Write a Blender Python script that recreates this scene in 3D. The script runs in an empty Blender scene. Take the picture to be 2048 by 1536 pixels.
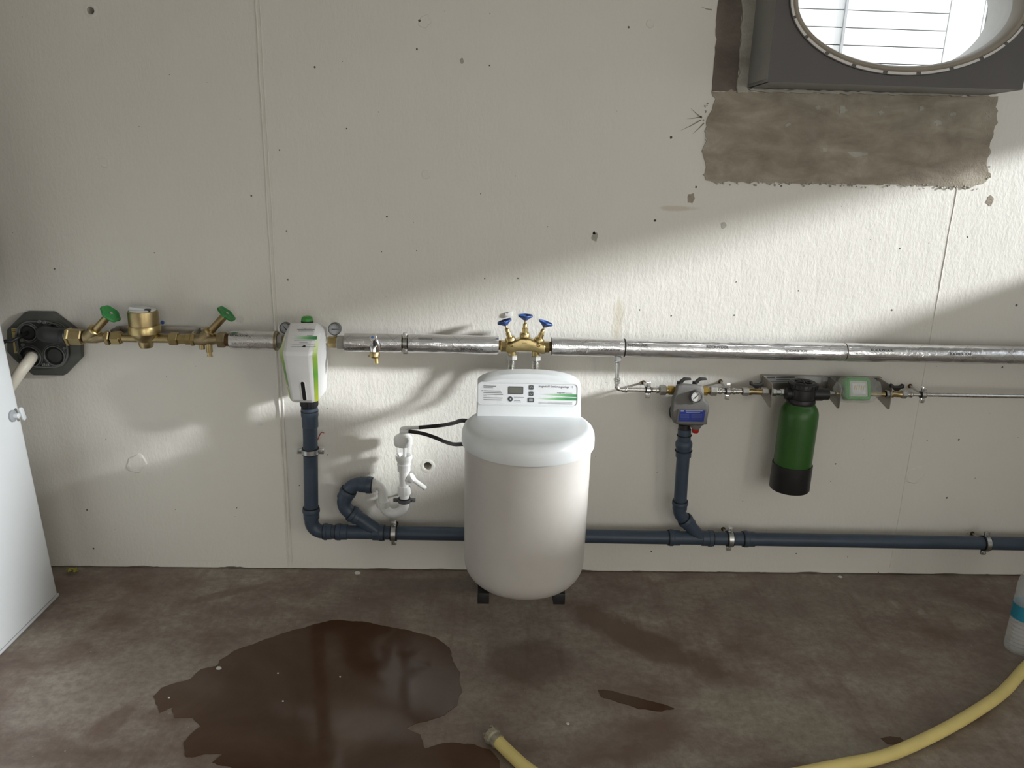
import bpy, bmesh, math, random
from mathutils import Vector as V, Matrix, noise as mnoise
random.seed(7)
sc = bpy.context.scene
col = sc.collection
PI = math.pi

# ------------------------------------------------------------------ camera
F, DIST, CAMZ = 1538.0, 2.65, 1.4994
PITCH, YAW, ROLL = [math.radians(a) for a in (15.85, 2.167, 1.618)]
fwd0 = V((math.sin(YAW), math.cos(YAW), 0)); right0 = V((math.cos(YAW), -math.sin(YAW), 0)); up0 = V((0, 0, 1))
cam_fwd = fwd0*math.cos(PITCH) - up0*math.sin(PITCH)
up1 = up0*math.cos(PITCH) + fwd0*math.sin(PITCH)
cam_right = right0*math.cos(ROLL) + up1*math.sin(ROLL)
cam_up = up1*math.cos(ROLL) - right0*math.sin(ROLL)
CAM = V((0, -DIST, CAMZ))
cd = bpy.data.cameras.new('camera'); cam = bpy.data.objects.new('camera', cd); col.objects.link(cam)
cd.sensor_fit = 'HORIZONTAL'; cd.sensor_width = 36.0; cd.lens = 36.0*F/2048
cd.clip_start = 0.02
m = Matrix((cam_right, cam_up, -cam_fwd)).transposed().to_4x4(); m.translation = CAM
cam.matrix_world = m
sc.camera = cam

# ------------------------------------------------------------------ world, sun, daylight, exposure
w = bpy.data.worlds.new('sky'); sc.world = w; w.use_nodes = True
bg = w.node_tree.nodes['Background']; bg.inputs[0].default_value = (0.86, 0.93, 1.0, 1); bg.inputs[1].default_value = 1.6
SUN_DIR = V((-1, 0.38, -0.31)).normalized()
sd = bpy.data.lights.new('sun', 'SUN'); sd.energy = 6.4; sd.angle = math.radians(4.6); sd.color = (0.94, 0.975, 1.0)
so = bpy.data.objects.new('sun', sd); col.objects.link(so); so.rotation_euler = SUN_DIR.to_track_quat('-Z', 'Y').to_euler()
so.location = (6, -2, 4)
def area(name, loc, target, sx, sy, power, color):
    l = bpy.data.lights.new(name, 'AREA'); l.shape = 'RECTANGLE'; l.size = sx; l.size_y = sy; l.energy = power; l.color = color
    o = bpy.data.objects.new(name, l); col.objects.link(o); o.location = loc
    o.rotation_euler = (V(target)-V(loc)).to_track_quat('-Z', 'Z').to_euler(); return o
area('daylight_in_rear_opening', (1.1, -6.0, 1.35), (1.1, 0, 1.35), 2.6, 1.7, 22, (1.0, 0.92, 0.79))
area('daylight_in_side_opening', (2.68, -3.7, 1.25), (-1.6, -3.7, 1.25), 1.0, 1.9, 44, (1.0, 0.94, 0.84))
sc.view_settings.view_transform = 'Standard'; sc.view_settings.look = 'None'
sc.view_settings.gamma = 1; sc.view_settings.use_curve_mapping = False
sc.view_settings.exposure = 0.0
sc.cycles.use_denoising = True
sc.cycles.max_bounces = 8; sc.cycles.diffuse_bounces = 4; sc.cycles.caustics_reflective = False; sc.cycles.caustics_refractive = False
sc.cycles.sample_clamp_indirect = 4

# ------------------------------------------------------------------ pixel ray helpers: a ray of the photograph met with a real plane
def ray(x, y): return cam_fwd + cam_right*((x-1024)/F) + cam_up*((768-y)/F)
def at(x, y, Y=0.0):
    d = ray(x, y); return CAM + d*((Y-CAM.y)/d.y)
def fl(x, y, Z=0.0):
    d = ray(x, y); return CAM + d*((Z-CAM.z)/d.z)
def onplane(x, y, o, n):
    d = ray(x, y); return CAM + d*((o-CAM).dot(n)/d.dot(n))

# ------------------------------------------------------------------ materials
MATS = {}
class NT:
    def __init__(s, name):
        s.m = bpy.data.materials.new(name); s.m.use_nodes = True; s.t = s.m.node_tree; s.n = s.t.nodes
        s.b = s.n['Principled BSDF']
    def add(s, typ, ins=None, **props):
        n = s.n.new(typ)
        for k, v in props.items(): setattr(n, k, v)
        for k, v in (ins or {}).items(): s.put(n.inputs[k], v)
        return n
    def put(s, sock, v):
        if isinstance(v, bpy.types.NodeSocket): s.t.links.new(v, sock)
        else: sock.default_value = v
    def math(s, op, a, b=0.0, c=0.0):
        n = s.n.new('ShaderNodeMath'); n.operation = op
        s.put(n.inputs[0], a); s.put(n.inputs[1], b)
        if len(n.inputs) > 2: s.put(n.inputs[2], c)
        return n.outputs[0]
    def mix(s, f, a, b):
        n = s.n.new('ShaderNodeMix'); n.data_type = 'RGBA'
        s.put(n.inputs[0], f); s.put(n.inputs[6], a); s.put(n.inputs[7], b); return n.outputs[2]
    def noise(s, vec, scale, detail=4, rough=.55, dist=0.0):
        n = s.add('ShaderNodeTexNoise', {'Scale': scale, 'Detail': detail, 'Roughness': rough, 'Distortion': dist})
        if vec is not None: s.t.links.new(vec, n.inputs['Vector'])
        return n.outputs[0]
    def ramp(s, f, stops):
        n = s.n.new('ShaderNodeValToRGB'); s.put(n.inputs[0], f); e = n.color_ramp.elements
        while len(e) < len(stops): e.new(.5)
        for i, (p, c) in enumerate(stops):
            e[i].position = p; e[i].color = c if len(c) == 4 else (*c, 1)
        return n.outputs[0]
    def obj(s): return s.add('ShaderNodeTexCoord').outputs['Object']
    def geo(s): return s.add('ShaderNodeNewGeometry').outputs['Position']
    def mapping(s, vec, scale=(1, 1, 1), loc=(0, 0, 0), rot=(0, 0, 0)):
        n = s.add('ShaderNodeMapping', {'Vector': vec}); n.inputs['Scale'].default_value = scale
        n.inputs['Location'].default_value = loc; n.inputs['Rotation'].default_value = rot; return n.outputs[0]
    def bump(s, h, strength, dist=.01, normal=None):
        n = s.add('ShaderNodeBump', {'Height': h, 'Strength': strength, 'Distance': dist})
        if normal is not None: s.t.links.new(normal, n.inputs['Normal'])
        return n.outputs[0]
def blotch(t, pos, loc, size, rot, ns, k=.9):
    '''soft-edged patch of colour: 1 inside an ellipse at loc, ragged by noise'''
    n = t.add('ShaderNodeMapping', {'Vector': pos}, vector_type='TEXTURE')
    n.inputs['Location'].default_value = loc; n.inputs['Scale'].default_value = size; n.inputs['Rotation'].default_value = rot
    l = t.add('ShaderNodeVectorMath', {0: n.outputs[0]}, operation='LENGTH').outputs['Value']
    return t.ramp(t.math('ADD', t.math('SUBTRACT', 1.0, l), t.math('MULTIPLY', t.math('SUBTRACT', ns, .5), k*2)), [(.0, (0, 0, 0)), (.4, (1, 1, 1))])
def c4(c): return (*c, 1) if len(c) == 3 else c
def mat(name, c, rough=.5, metal=0.0, var=.12, vscale=25, bump=0.0, bscale=200, spec=.5, coat=0.0, trans=0.0, ior=1.45, alpha=1.0):
    t = NT(name); b = t.b; o = t.geo()
    n = t.noise(o, vscale, 4)
    t.put(b.inputs['Base Color'], t.mix(t.math('MULTIPLY_ADD', n, 1.6, -.3), c4([v*(1-var) for v in c]), c4([min(1, v*(1+var)) for v in c])))
    b.inputs['Metallic'].default_value = metal
    t.put(b.inputs['Roughness'], t.math('MULTIPLY_ADD', n, .16, max(.02, rough-.08)))
    b.inputs['Specular IOR Level'].default_value = spec; b.inputs['IOR'].default_value = ior
    b.inputs['Coat Weight'].default_value = coat; b.inputs['Transmission Weight'].default_value = trans
    b.inputs['Alpha'].default_value = alpha
    if bump: t.put(b.inputs['Normal'], t.bump(t.noise(o, bscale, 3), bump, .002))
    MATS[name] = t.m; return t.m

def make_wall_paint():
    t = NT('wall_paint'); b = t.b; o = t.geo()
    big = t.noise(o, 1.3, 5); mid = t.noise(o, 7, 5)
    base = t.mix(big, (.77, .745, .68, 1), (.84, .815, .75, 1))
    base = t.mix(t.math('MULTIPLY', mid, .35), base, (.71, .69, .63, 1))
    sx_ = t.add('ShaderNodeSeparateXYZ', {'Vector': o}); v2 = t.add('ShaderNodeCombineXYZ', {'X': sx_.outputs[0], 'Y': sx_.outputs[2]})
    vo = t.add('ShaderNodeTexVoronoi', voronoi_dimensions='2D'); t.put(vo.inputs['Vector'], v2.outputs[0]); vo.inputs['Scale'].default_value = 9.0
    wob = t.noise(o, 260, 2)
    rnd = t.add('ShaderNodeSeparateColor', {'Color': vo.outputs['Color']})
    lim = t.math('MULTIPLY', t.math('SUBTRACT', rnd.outputs[0], .66), .10)
    lim = t.math('MULTIPLY', lim, t.ramp(t.noise(o, 2.6, 3), [(.42, (.15,)*3), (.58, (1.25,)*3)]))
    dd = t.math('ADD', vo.outputs['Distance'], t.math('MULTIPLY', t.math('SUBTRACT', wob, .5), .028))
    spk = t.math('LESS_THAN', dd, lim)
    base = t.mix(t.math('MULTIPLY', spk, .9), base, (.045, .04, .035, 1))
    # rusty run stain over the tee, faint smudges
    for (px, py, rx, rz, c, f_) in ((1236, 640, .022, .10, (.56, .49, .34), .42), (1360, 417, .07, .012, (.52, .45, .33), .5), (300, 860, .16, .05, (.50, .48, .44), .10), (480, 640, .02, .02, (.5, .48, .44), .3)):
        p = at(px, py); base = t.mix(t.math('MULTIPLY', blotch(t, o, (p.x, 0, p.z), (rx, 1000, rz), (0, 0, 0), mid), f_), base, c4(c))
    t.put(b.inputs['Base Color'], base)
    b.inputs['Roughness'].default_value = .5; b.inputs['Specular IOR Level'].default_value = .4
    r1 = t.noise(t.mapping(o, (1, 1, .5)), 105, 3, .6); r2 = t.noise(o, 14, 3); r3 = t.noise(t.mapping(o, (1, 1, .12)), 22, 2)
    h = t.math('ADD', t.math('MULTIPLY', r1, .62), t.math('ADD', t.math('MULTIPLY', r2, .8), t.math('MULTIPLY', r3, .5)))
    h = t.math('SUBTRACT', h, t.math('MULTIPLY', spk, .8))
    t.put(b.inputs['Normal'], t.bump(h, .55, .004))
    MATS['wall_paint'] = t.m
make_wall_paint()

def make_concrete(name, c1, c2, c3):
    t = NT(name); b = t.b; o = t.geo()
    n1 = t.noise(t.mapping(o, (1, 1, 2.2)), 6, 6, .6, .4); n2 = t.noise(o, 40, 5)
    base = t.ramp(n1, [(.3, c1), (.52, c2), (.72, c3)])
    base = t.mix(t.math('MULTIPLY', n2, .35), base, c4([v*.6 for v in c1]))
    t.put(b.inputs['Base Color'], base); b.inputs['Roughness'].default_value = .85; b.inputs['Specular IOR Level'].default_value = .25
    t.put(b.inputs['Normal'], t.bump(t.math('ADD', n2, t.noise(o, 160, 4)), .5, .003))
    MATS[name] = t.m
make_concrete('bare_concrete', (.26, .22, .17), (.40, .355, .28), (.55, .50, .42))
make_concrete('dark_mortar', (.14, .115, .098), (.20, .168, .144), (.26, .22, .19))
make_concrete('pale_mortar', (.32, .305, .26), (.48, .465, .41), (.62, .60, .55))

def make_floor():
    t = NT('floor_screed'); b = t.b; o = t.geo()
    big = t.noise(o, 1.2, 6, .62, .3); mid = t.noise(t.mapping(o, (1, 1.5, 1), rot=(0, 0, .6)), 4.2, 10, .68, .25); fine = t.noise(o, 42, 8, .72)
    base = t.ramp(mid, [(.34, (.14, .086, .062)), (.46, (.215, .162, .13)), (.56, (.285, .238, .195)), (.68, (.40, .36, .30))])
    base = t.mix(t.math('MULTIPLY', t.ramp(big, [(.42, (0, 0, 0)), (.62, (1, 1, 1))]), .5), base, (.30, .27, .225, 1))
    ns = t.noise(o, 7, 8, .65)
    strk = t.noise(t.mapping(o, (7, .9, 1), rot=(0, 0, -.75)), 2.4, 6, .65, .2)
    base = t.mix(t.math('MULTIPLY', t.ramp(strk, [(.52, (0, 0, 0)), (.68, (1, 1, 1))]), .5), base, (.165, .10, .072, 1))
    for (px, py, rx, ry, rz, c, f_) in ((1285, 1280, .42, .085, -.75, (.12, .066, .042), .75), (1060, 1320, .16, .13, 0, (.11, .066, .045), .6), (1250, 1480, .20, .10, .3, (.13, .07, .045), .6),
                                        (1560, 1440, .30, .16, -.4, (.36, .335, .27), .55), (230, 1370, .34, .22, .5, (.40, .36, .31), .55), (1420, 1170, .26, .05, .1, (.33, .29, .22), .5),  # pale patch at far left: sunlit floor painted into the colour
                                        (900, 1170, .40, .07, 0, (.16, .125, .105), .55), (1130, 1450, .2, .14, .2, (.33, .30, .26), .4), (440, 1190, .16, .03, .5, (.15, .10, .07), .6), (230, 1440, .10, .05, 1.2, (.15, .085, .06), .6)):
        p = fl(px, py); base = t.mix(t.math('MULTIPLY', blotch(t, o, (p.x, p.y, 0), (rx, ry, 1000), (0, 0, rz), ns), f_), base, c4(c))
    base = t.mix(t.math('MULTIPLY', t.ramp(fine, [(.38, (1, 1, 1)), (.6, (0, 0, 0))]), .45), base, (.13, .095, .075, 1))
    sp = t.add('ShaderNodeTexVoronoi', voronoi_dimensions='2D'); t.put(sp.inputs['Vector'], o); sp.inputs['Scale'].default_value = 14
    rnd = t.add('ShaderNodeSeparateColor', {'Color': sp.outputs['Color']})
    dot = t.math('LESS_THAN', sp.outputs['Distance'], t.math('MULTIPLY', t.math('SUBTRACT', rnd.outputs[0], .82), .22))
    base = t.mix(t.math('MULTIPLY', dot, .55), base, (.42, .39, .35, 1))
    t.put(b.inputs['Base Color'], base)
    t.put(b.inputs['Roughness'], t.ramp(mid, [(.34, (.38,)*3), (.66, (.62,)*3)])); b.inputs['Specular IOR Level'].default_value = .42
    t.put(b.inputs['Normal'], t.bump(t.math('ADD', fine, t.math('MULTIPLY', mid, 1.5)), .3, .004))
    MATS['floor_screed'] = t.m
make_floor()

def make_puddle():
    t = NT('wet_screed'); b = t.b; o = t.geo()
    n = t.noise(o, 3, 5, .6, .5); f = t.noise(o, 25, 4)
    base = t.ramp(n, [(.3, (.060, .026, .012)), (.55, (.082, .044, .024)), (.75, (.108, .066, .042))])
    t.put(b.inputs['Base Color'], base)
    t.put(b.inputs['Roughness'], t.math('MULTIPLY_ADD', f, .10, .06)); b.inputs['Specular IOR Level'].default_value = .36
    t.put(b.inputs['Normal'], t.bump(f, .03, .002))
    MATS['wet_screed'] = t.m
make_puddle()

def make_foil():
    t = NT('foil'); b = t.b
    uv = t.add('ShaderNodeUVMap'); s = t.add('ShaderNodeSeparateXYZ', {'Vector': uv.outputs[0]}); u, v = s.outputs[0], s.outputs[1]
    def line(x, pitch, wid):
        fr = t.math('FRACT', t.math('DIVIDE', x, pitch)); return t.math('LESS_THAN', fr, wid)
    d1 = line(t.math('ADD', u, v), .16, .012); d2 = line(t.math('SUBTRACT', u, t.math('MULTIPLY', v, .97)), .16, .012)
    g1 = line(u, .0062, .22); g2 = line(v, .0062, .22)
    o = t.obj(); n = t.noise(t.mapping(o, (1, 1, 1)), 12, 4); f = t.noise(o, 55, 4, .6, .8)
    base = t.mix(n, (.66, .66, .66, 1), (.86, .86, .87, 1))
    base = t.mix(t.math('MULTIPLY', t.math('MAXIMUM', d1, d2), .55), base, (.22, .22, .22, 1))
    base = t.mix(t.math('MULTIPLY', t.math('MAXIMUM', g1, g2), .12), base, (.4, .4, .4, 1))
    t.put(b.inputs['Base Color'], base); b.inputs['Metallic'].default_value = .92
    t.put(b.inputs['Roughness'], t.math('MULTIPLY_ADD', f, .16, .13))
    h = t.math('ADD', t.math('MULTIPLY', t.math('MAXIMUM', g1, g2), .14), t.math('ADD', t.math('MULTIPLY', f, .8), t.math('MULTIPLY', n, 1.0)))
    t.put(b.inputs['Normal'], t.bump(h, .42, .004))
    MATS['foil'] = t.m
make_foil()

def make_stripe():
    t = NT('green_gradient'); b = t.b
    uv = t.add('ShaderNodeUVMap'); s = t.add('ShaderNodeSeparateXYZ', {'Vector': uv.outputs[0]})
    c = t.ramp(s.outputs[1], [(0, (.50, .56, .02)), (.16, (.36, .50, .03)), (.45, (.13, .36, .05)), (.72, (.30, .48, .05)), (.84, (.62, .72, .34)), (1, (.80, .80, .78))])
    t.put(b.inputs['Base Color'], c); b.inputs['Roughness'].default_value = .35
    MATS['green_gradient'] = t.m
    t = NT('green_swoosh'); b = t.b
    uv = t.add('ShaderNodeUVMap'); s = t.add('ShaderNodeSeparateXYZ', {'Vector': uv.outputs[0]})
    c = t.ramp(s.outputs[0], [(0, (.74, .77, .75)), (.35, (.42, .66, .42)), (.7, (.13, .42, .16)), (1, (.05, .25, .09))])
    t.put(b.inputs['Base Color'], c); b.inputs['Roughness'].default_value = .35
    MATS['green_swoosh'] = t.m
make_stripe()

mat('white_plastic', (.76, .76, .75), .38, var=.03)
mat('tank_plastic', (.55, .525, .49), .42, var=.03, bump=.06, bscale=260)
mat('lid_plastic', (.76, .79, .80), .36, var=.03, bump=.05, bscale=300)
mat('panel_white', (.78, .80, .82), .28, var=.02)
mat('white_fitting', (.78, .78, .76), .33, var=.04)
mat('white_enamel', (.70, .725, .735), .32, var=.03, vscale=4)
mat('door_grey', (.62, .645, .65), .4, var=.03)
mat('latch_grey', (.30, .315, .33), .45, var=.1)
mat('brass', (.41, .32, .165), .36, 1.0, var=.25, vscale=30, bump=.12, bscale=300)
mat('brass_clean', (.50, .395, .19), .32, 1.0, var=.15, vscale=30, bump=.1, bscale=350)
mat('brass_bright', (.78, .54, .16), .22, 1.0, var=.12)
mat('bronze_cast', (.36, .29, .17), .5, 1.0, var=.3, vscale=45, bump=.3, bscale=260)
mat('thread_brown', (.14, .085, .04), .55, .8, var=.3)
mat('chrome', (.82, .83, .84), .12, 1.0, var=.04)
mat('steel', (.62, .61, .58), .27, 1.0, var=.12, vscale=40)
mat('zinc', (.56, .57, .57), .34, 1.0, var=.18, vscale=60)
mat('bracket_steel', (.36, .34, .31), .42, 1.0, var=.15, vscale=20)
mat('nut_grey', (.46, .45, .42), .45, .8, var=.18)
mat('drain_blue', (.050, .072, .105), .42, var=.16, vscale=18, bump=.08, bscale=150)
mat('black_rubber', (.012, .012, .013), .55, var=.3)
mat('black_plastic', (.018, .018, .019), .42, var=.25)
mat('entry_black', (.03, .031, .03), .5, var=.25)
mat('entry_frame', (.085, .088, .08), .6, var=.15, vscale=40)
mat('entry_rib', (.13, .135, .13), .5, var=.15)
mat('hole_black', (.008, .008, .008), .9, var=.2)
mat('conduit_cream', (.58, .54, .45), .45, var=.06)
mat('sticker_yellow', (.66, .53, .22), .55, var=.1)
mat('print_black', (.03, .03, .032), .6, var=.1)
mat('print_grey', (.17, .175, .18), .6, var=.1)
mat('print_white', (.62, .64, .68), .55, var=.05)
mat('button_grey', (.07, .08, .085), .45, var=.08)
mat('lcd', (.12, .125, .10), .25, var=.05)
mat('green_wheel', (.030, .24, .055), .38, var=.15)
mat('green_cap', (.055, .30, .045), .35, var=.08)
mat('blue_wheel', (.022, .072, .27), .36, var=.15)
mat('blue_dot', (.08, .16, .42), .5)
mat('gauge_grey', (.10, .10, .11), .4, var=.15)
mat('gauge_face', (.36, .37, .38), .45, var=.04)
mat('gauge_white', (.60, .60, .57), .45, var=.04)
mat('separator_grey', (.155, .15, .14), .75, var=.16, vscale=18, bump=.3, bscale=120)
mat('label_blue', (.012, .03, .20), .4, var=.1)
mat('red_plastic', (.42, .018, .012), .38, var=.1)
mat('tank_green', (.035, .115, .022), .34, var=.16, vscale=14, bump=.06, bscale=80)
mat('hose_yellow', (.74, .61, .23), .48, var=.1, vscale=12, bump=.1, bscale=260)
mat('coupling_dirty', (.33, .30, .22), .6, .3, var=.3, vscale=60)
mat('plate_dark', (.105, .098, .095), .55, var=.12, vscale=6)
mat('box_grey', (.26, .255, .24), .6, var=.15, vscale=8)
mat('ring_beige', (.34, .30, .245), .5, var=.15, vscale=12)
mat('ring_white', (.70, .68, .64), .4, var=.06)
mat('tube_light', (.55, .54, .51), .5, var=.08)
mat('plank_white', (.86, .86, .85), .6, var=.03)
mat('gap_grey', (.36, .36, .36), .7, var=.05)
mat('meter_green', (.09, .40, .09), .45, var=.1)
mat('leaf_yellow', (.38, .34, .05), .6, var=.3)
mat('chip_white', (.70, .70, .67), .6, var=.1)
mat('wool', (.40, .37, .24), .9, var=.2)
mat('ceiling_paint', (.66, .65, .62), .8, var=.05, vscale=3)
mat('side_paint', (.64, .625, .59), .8, var=.06, vscale=3)
mat('red_wire', (.45, .03, .02), .5)
mat('white_wire', (.7, .7, .68), .5)
def make_clear():
    t = NT('clear_plastic'); b = t.b; o = t.geo()
    b.inputs['Base Color'].default_value = (.93, .94, .94, 1); b.inputs['Roughness'].default_value = .08
    b.inputs['Alpha'].default_value = .28; b.inputs['IOR'].default_value = 1.45
    MATS['clear_plastic'] = t.m
    t = NT('plastic_film'); b = t.b; o = t.geo()
    n = t.noise(o, 45, 4, .6, 1.2)
    b.inputs['Base Color'].default_value = (.74, .76, .72, 1); b.inputs['Roughness'].default_value = .16
    t.put(b.inputs['Alpha'], t.math('MULTIPLY_ADD', n, .42, .02)); t.put(b.inputs['Normal'], t.bump(n, .8, .01))
    MATS['plastic_film'] = t.m
    t = NT('bottle_plastic'); b = t.b
    b.inputs['Base Color'].default_value = (.80, .84, .85, 1); b.inputs['Roughness'].default_value = .08; b.inputs['Alpha'].default_value = .30
    MATS['bottle_plastic'] = t.m
make_clear()
t = NT('sun_dimming_glass'); t.b.inputs['Base Color'].default_value = (.7, .72, .72, 1); t.b.inputs['Roughness'].default_value = .3; t.b.inputs['Alpha'].default_value = .32; MATS['sun_dimming_glass'] = t.m  # for the added pane: its opacity weakens the sun
mat('label_cyan', (.03, .27, .40), .4, var=.12)

# ------------------------------------------------------------------ mesh builder
W = {}
def frame(axis):
    a = V(axis).normalized(); r = V((0, 0, 1)) if abs(a.z) < .9 else V((1, 0, 0))
    x = r.cross(a).normalized(); y = a.cross(x); return x, y, a
def fillet(pts, rad, n=8):
    pts = [V(p) for p in pts]; out = [pts[0]]
    for i in range(1, len(pts)-1):
        r = rad[i-1] if isinstance(rad, (list, tuple)) else rad
        a, b, c = pts[i-1], pts[i], pts[i+1]; u = (a-b).normalized(); w_ = (c-b).normalized()
        ang = u.angle(w_)
        if ang > PI-1e-3 or r <= 0: out.append(b); continue
        t = min(r/math.tan(ang/2), (a-b).length*.49 if i > 1 else (a-b).length*.98, (c-b).length*.49 if i < len(pts)-2 else (c-b).length*.98)
        p0, p1 = b+u*t, b+w_*t
        rr = t*math.tan(ang/2); cen = b+(u+w_).normalized()*(rr/math.sin(ang/2))
        v0, v1 = p0-cen, p1-cen; th = v0.angle(v1); ax = v0.cross(v1).normalized()
        for k in range(n+1): out.append(cen + Matrix.Rotation(th*k/n, 3, ax) @ v0)
    out.append(pts[-1]); return out
def spline(pts, n=10):
    pts = [V(p) for p in pts]; P = [pts[0]*2-pts[1]] + pts + [pts[-1]*2-pts[-2]]; out = []
    for i in range(1, len(P)-2):
        for k in range(n):
            t = k/n; a, b, c, d = P[i-1:i+3]
            out.append(.5*((2*b)+(c-a)*t+(2*a-5*b+4*c-d)*t*t+(3*b-a-3*c+d)*t**3))
    out.append(pts[-1]); return out
class MB:
    def __init__(s): s.v = []; s.f = []; s.uv = {}
    def ring(s, pts):
        i = len(s.v); s.v += [V(p) for p in pts]; return list(range(i, i+len(pts)))
    def bridge(s, a, b, closed=True):
        n = len(a)
        for i in range(n if closed else n-1):
            j = (i+1) % n; s.f.append((a[i], a[j], b[j], b[i]))
    def loft(s, rings, cap0=True, cap1=True, closed=True):
        R = [s.ring(r) for r in rings]
        for a, b in zip(R, R[1:]): s.bridge(a, b, closed)
        if cap0: s.f.append(tuple(reversed(R[0])))
        if cap1: s.f.append(tuple(R[-1]))
        return s
    def lathe(s, o, axis, prof, seg=32, mod=None, x=None):
        o = V(o); ex, ey, ea = frame(axis)
        if x is not None: ex = V(x); ey = ea.cross(ex)
        rings = []
        for r, h in prof:
            rr = []
            for k in range(seg):
                th = 2*PI*k/seg; q = r*(mod(th, r, h) if mod else 1)
                rr.append(o+ea*h+ex*(q*math.cos(th))+ey*(q*math.sin(th)))
            rings.append(rr)
        R = []
        for (r, h), rr in zip(prof, rings):
            if r < 1e-7: i = len(s.v); s.v.append(o+ea*h); R.append(i)
            else: R.append(s.ring(rr))
        for a, b in zip(R, R[1:]):
            ai, bi = isinstance(a, int), isinstance(b, int)
            if ai and bi: continue
            if ai: s.f += [(a, b[(k+1) % seg], b[k])[::-1] for k in range(seg)]
            elif bi: s.f += [(a[k], a[(k+1) % seg], b) for k in range(seg)]
            else: s.bridge(a, b)
        return s
    def cyl(s, a, b, r, seg=24, r2=None, cap=True):
        a, b = V(a), V(b); L = (b-a).length; r2 = r if r2 is None else r2
        return s.lathe(a, b-a, ([(0, 0)] if cap else [])+[(r, 0), (r2, L)]+([(0, L)] if cap else []), seg)
    def hexa(s, a, b, r, ch=.12):
        a, b = V(a), V(b); L = (b-a).length; c = min(r*ch, L*.3)
        return s.lathe(a, b-a, [(0, 0), (r-c, 0), (r, c), (r, L-c), (r-c, L), (0, L)], 6)
    def tube(s, path, r, seg=16, cap=True):
        path = [V(p) for p in path]; n = len(path); rf = r if callable(r) else (lambda t: r)
        tang = [(path[min(i+1, n-1)]-path[max(i-1, 0)]).normalized() for i in range(n)]
        x, y, _ = frame(tang[0]); rings = []; L = 0
        for i in range(n):
            if i:
                q = tang[i-1].rotation_difference(tang[i]); x = q @ x; L += (path[i]-path[i-1]).length
            x = (x-tang[i]*x.dot(tang[i])).normalized(); y = tang[i].cross(x); rr = rf(L)
            rings.append([path[i]+x*(rr*math.cos(2*PI*k/seg))+y*(rr*math.sin(2*PI*k/seg)) for k in range(seg)])
        return s.loft(rings, cap, cap)
    def torus(s, o, axis, R, r, seg=32, sub=8, sq=1.0):
        return s.lathe(o, axis, [(R+r*math.cos(2*PI*k/sub), sq*r*math.sin(2*PI*k/sub)) for k in range(sub+1)], seg)
    def box(s, c, d, rot=None):
        c = V(c); hx, hy, hz = [q/2 for q in d]
        p = [V((x, y, z)) for z in (-hz, hz) for x, y in ((-hx, -hy), (hx, -hy), (hx, hy), (-hx, hy))]
        if rot is not None: p = [rot @ q for q in p]
        i = len(s.v); s.v += [c+q for q in p]
        s.f += [tuple(i+k for k in f) for f in ((3, 2, 1, 0), (4, 5, 6, 7), (0, 1, 5, 4), (1, 2, 6, 5), (2, 3, 7, 6), (3, 0, 4, 7))]
        return s
    def prism(s, poly, ext):
        ext = V(ext); poly = [V(p) for p in poly]; return s.loft([poly, [p+ext for p in poly]])
    def build(s, name, material, parent=None, bevel=0, seg=2, ang=35, flat=False, origin=None, thing=None):
        me = bpy.data.meshes.new(name)
        if parent is not None: o0 = W[parent]
        elif origin is not None: o0 = V(origin)
        else:
            xs = [p.x for p in s.v]; ys = [p.y for p in s.v]; zs = [p.z for p in s.v]
            o0 = V(((min(xs)+max(xs))/2, (min(ys)+max(ys))/2, min(zs)))
        me.from_pydata([p-o0 for p in s.v], [], s.f)
        bm = bmesh.new(); bm.from_mesh(me)
        bmesh.ops.recalc_face_normals(bm, faces=bm.faces)
        if bevel:
            ed = [e for e in bm.edges if len(e.link_faces) == 2 and e.calc_face_angle(0) > math.radians(28)]
            bmesh.ops.bevel(bm, geom=ed, offset=bevel, segments=seg, affect='EDGES', profile=.5, clamp_overlap=True)
        bm.to_mesh(me); bm.free()
        if not flat:
            me.polygons.foreach_set('use_smooth', [True]*len(me.polygons)); me.set_sharp_from_angle(angle=math.radians(ang))
        me.materials.append(MATS[material]); me.update()
        o = bpy.data.objects.new(name, me); col.objects.link(o); W[o] = o0
        if parent is not None: o.parent = parent
        else: o.location = o0
        if thing: tag(o, *thing)
        return o
def tag(o, label, cat, group=None, kind=None):
    o['label'] = label
    if cat: o['category'] = cat
    if group: o['group'] = group
    if kind: o['kind'] = kind
def thing(name, loc, label, cat, group=None):
    o = bpy.data.objects.new(name, None); col.objects.link(o); o.location = V(loc); o.empty_display_size = .05
    W[o] = V(loc); tag(o, label, cat, group); return o
def struct(o, label): o['kind'] = 'structure'; o['label'] = label; return o
def text_mesh(body, size, o, ex, ey, mat_, parent, name='lettering', width=None, bend=None, depth=0.0):
    """flat lettering with its lower left corner at o, running along ex, upright along ey"""
    cu = bpy.data.curves.new('t', 'FONT'); cu.body = body; cu.size = size; cu.resolution_u = 2
    to = bpy.data.objects.new('t', cu); me = bpy.data.meshes.new_from_object(to)
    bpy.data.objects.remove(to); bpy.data.curves.remove(cu)
    ex, ey, o = V(ex).normalized(), V(ey).normalized(), V(o)
    k = 1.0
    if width:
        xs = [v.co.x for v in me.vertices]; k = width/(max(xs)-min(xs))
    for v in me.vertices:
        x, y = v.co.x*k, v.co.y
        v.co = (bend(x, y) if bend else o+ex*x+ey*y) - W[parent]
    me.name = name; me.materials.append(MATS[mat_]); me.update()
    t = bpy.data.objects.new(name, me); col.objects.link(t); t.parent = parent; W[t] = W[parent]; return t
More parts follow.
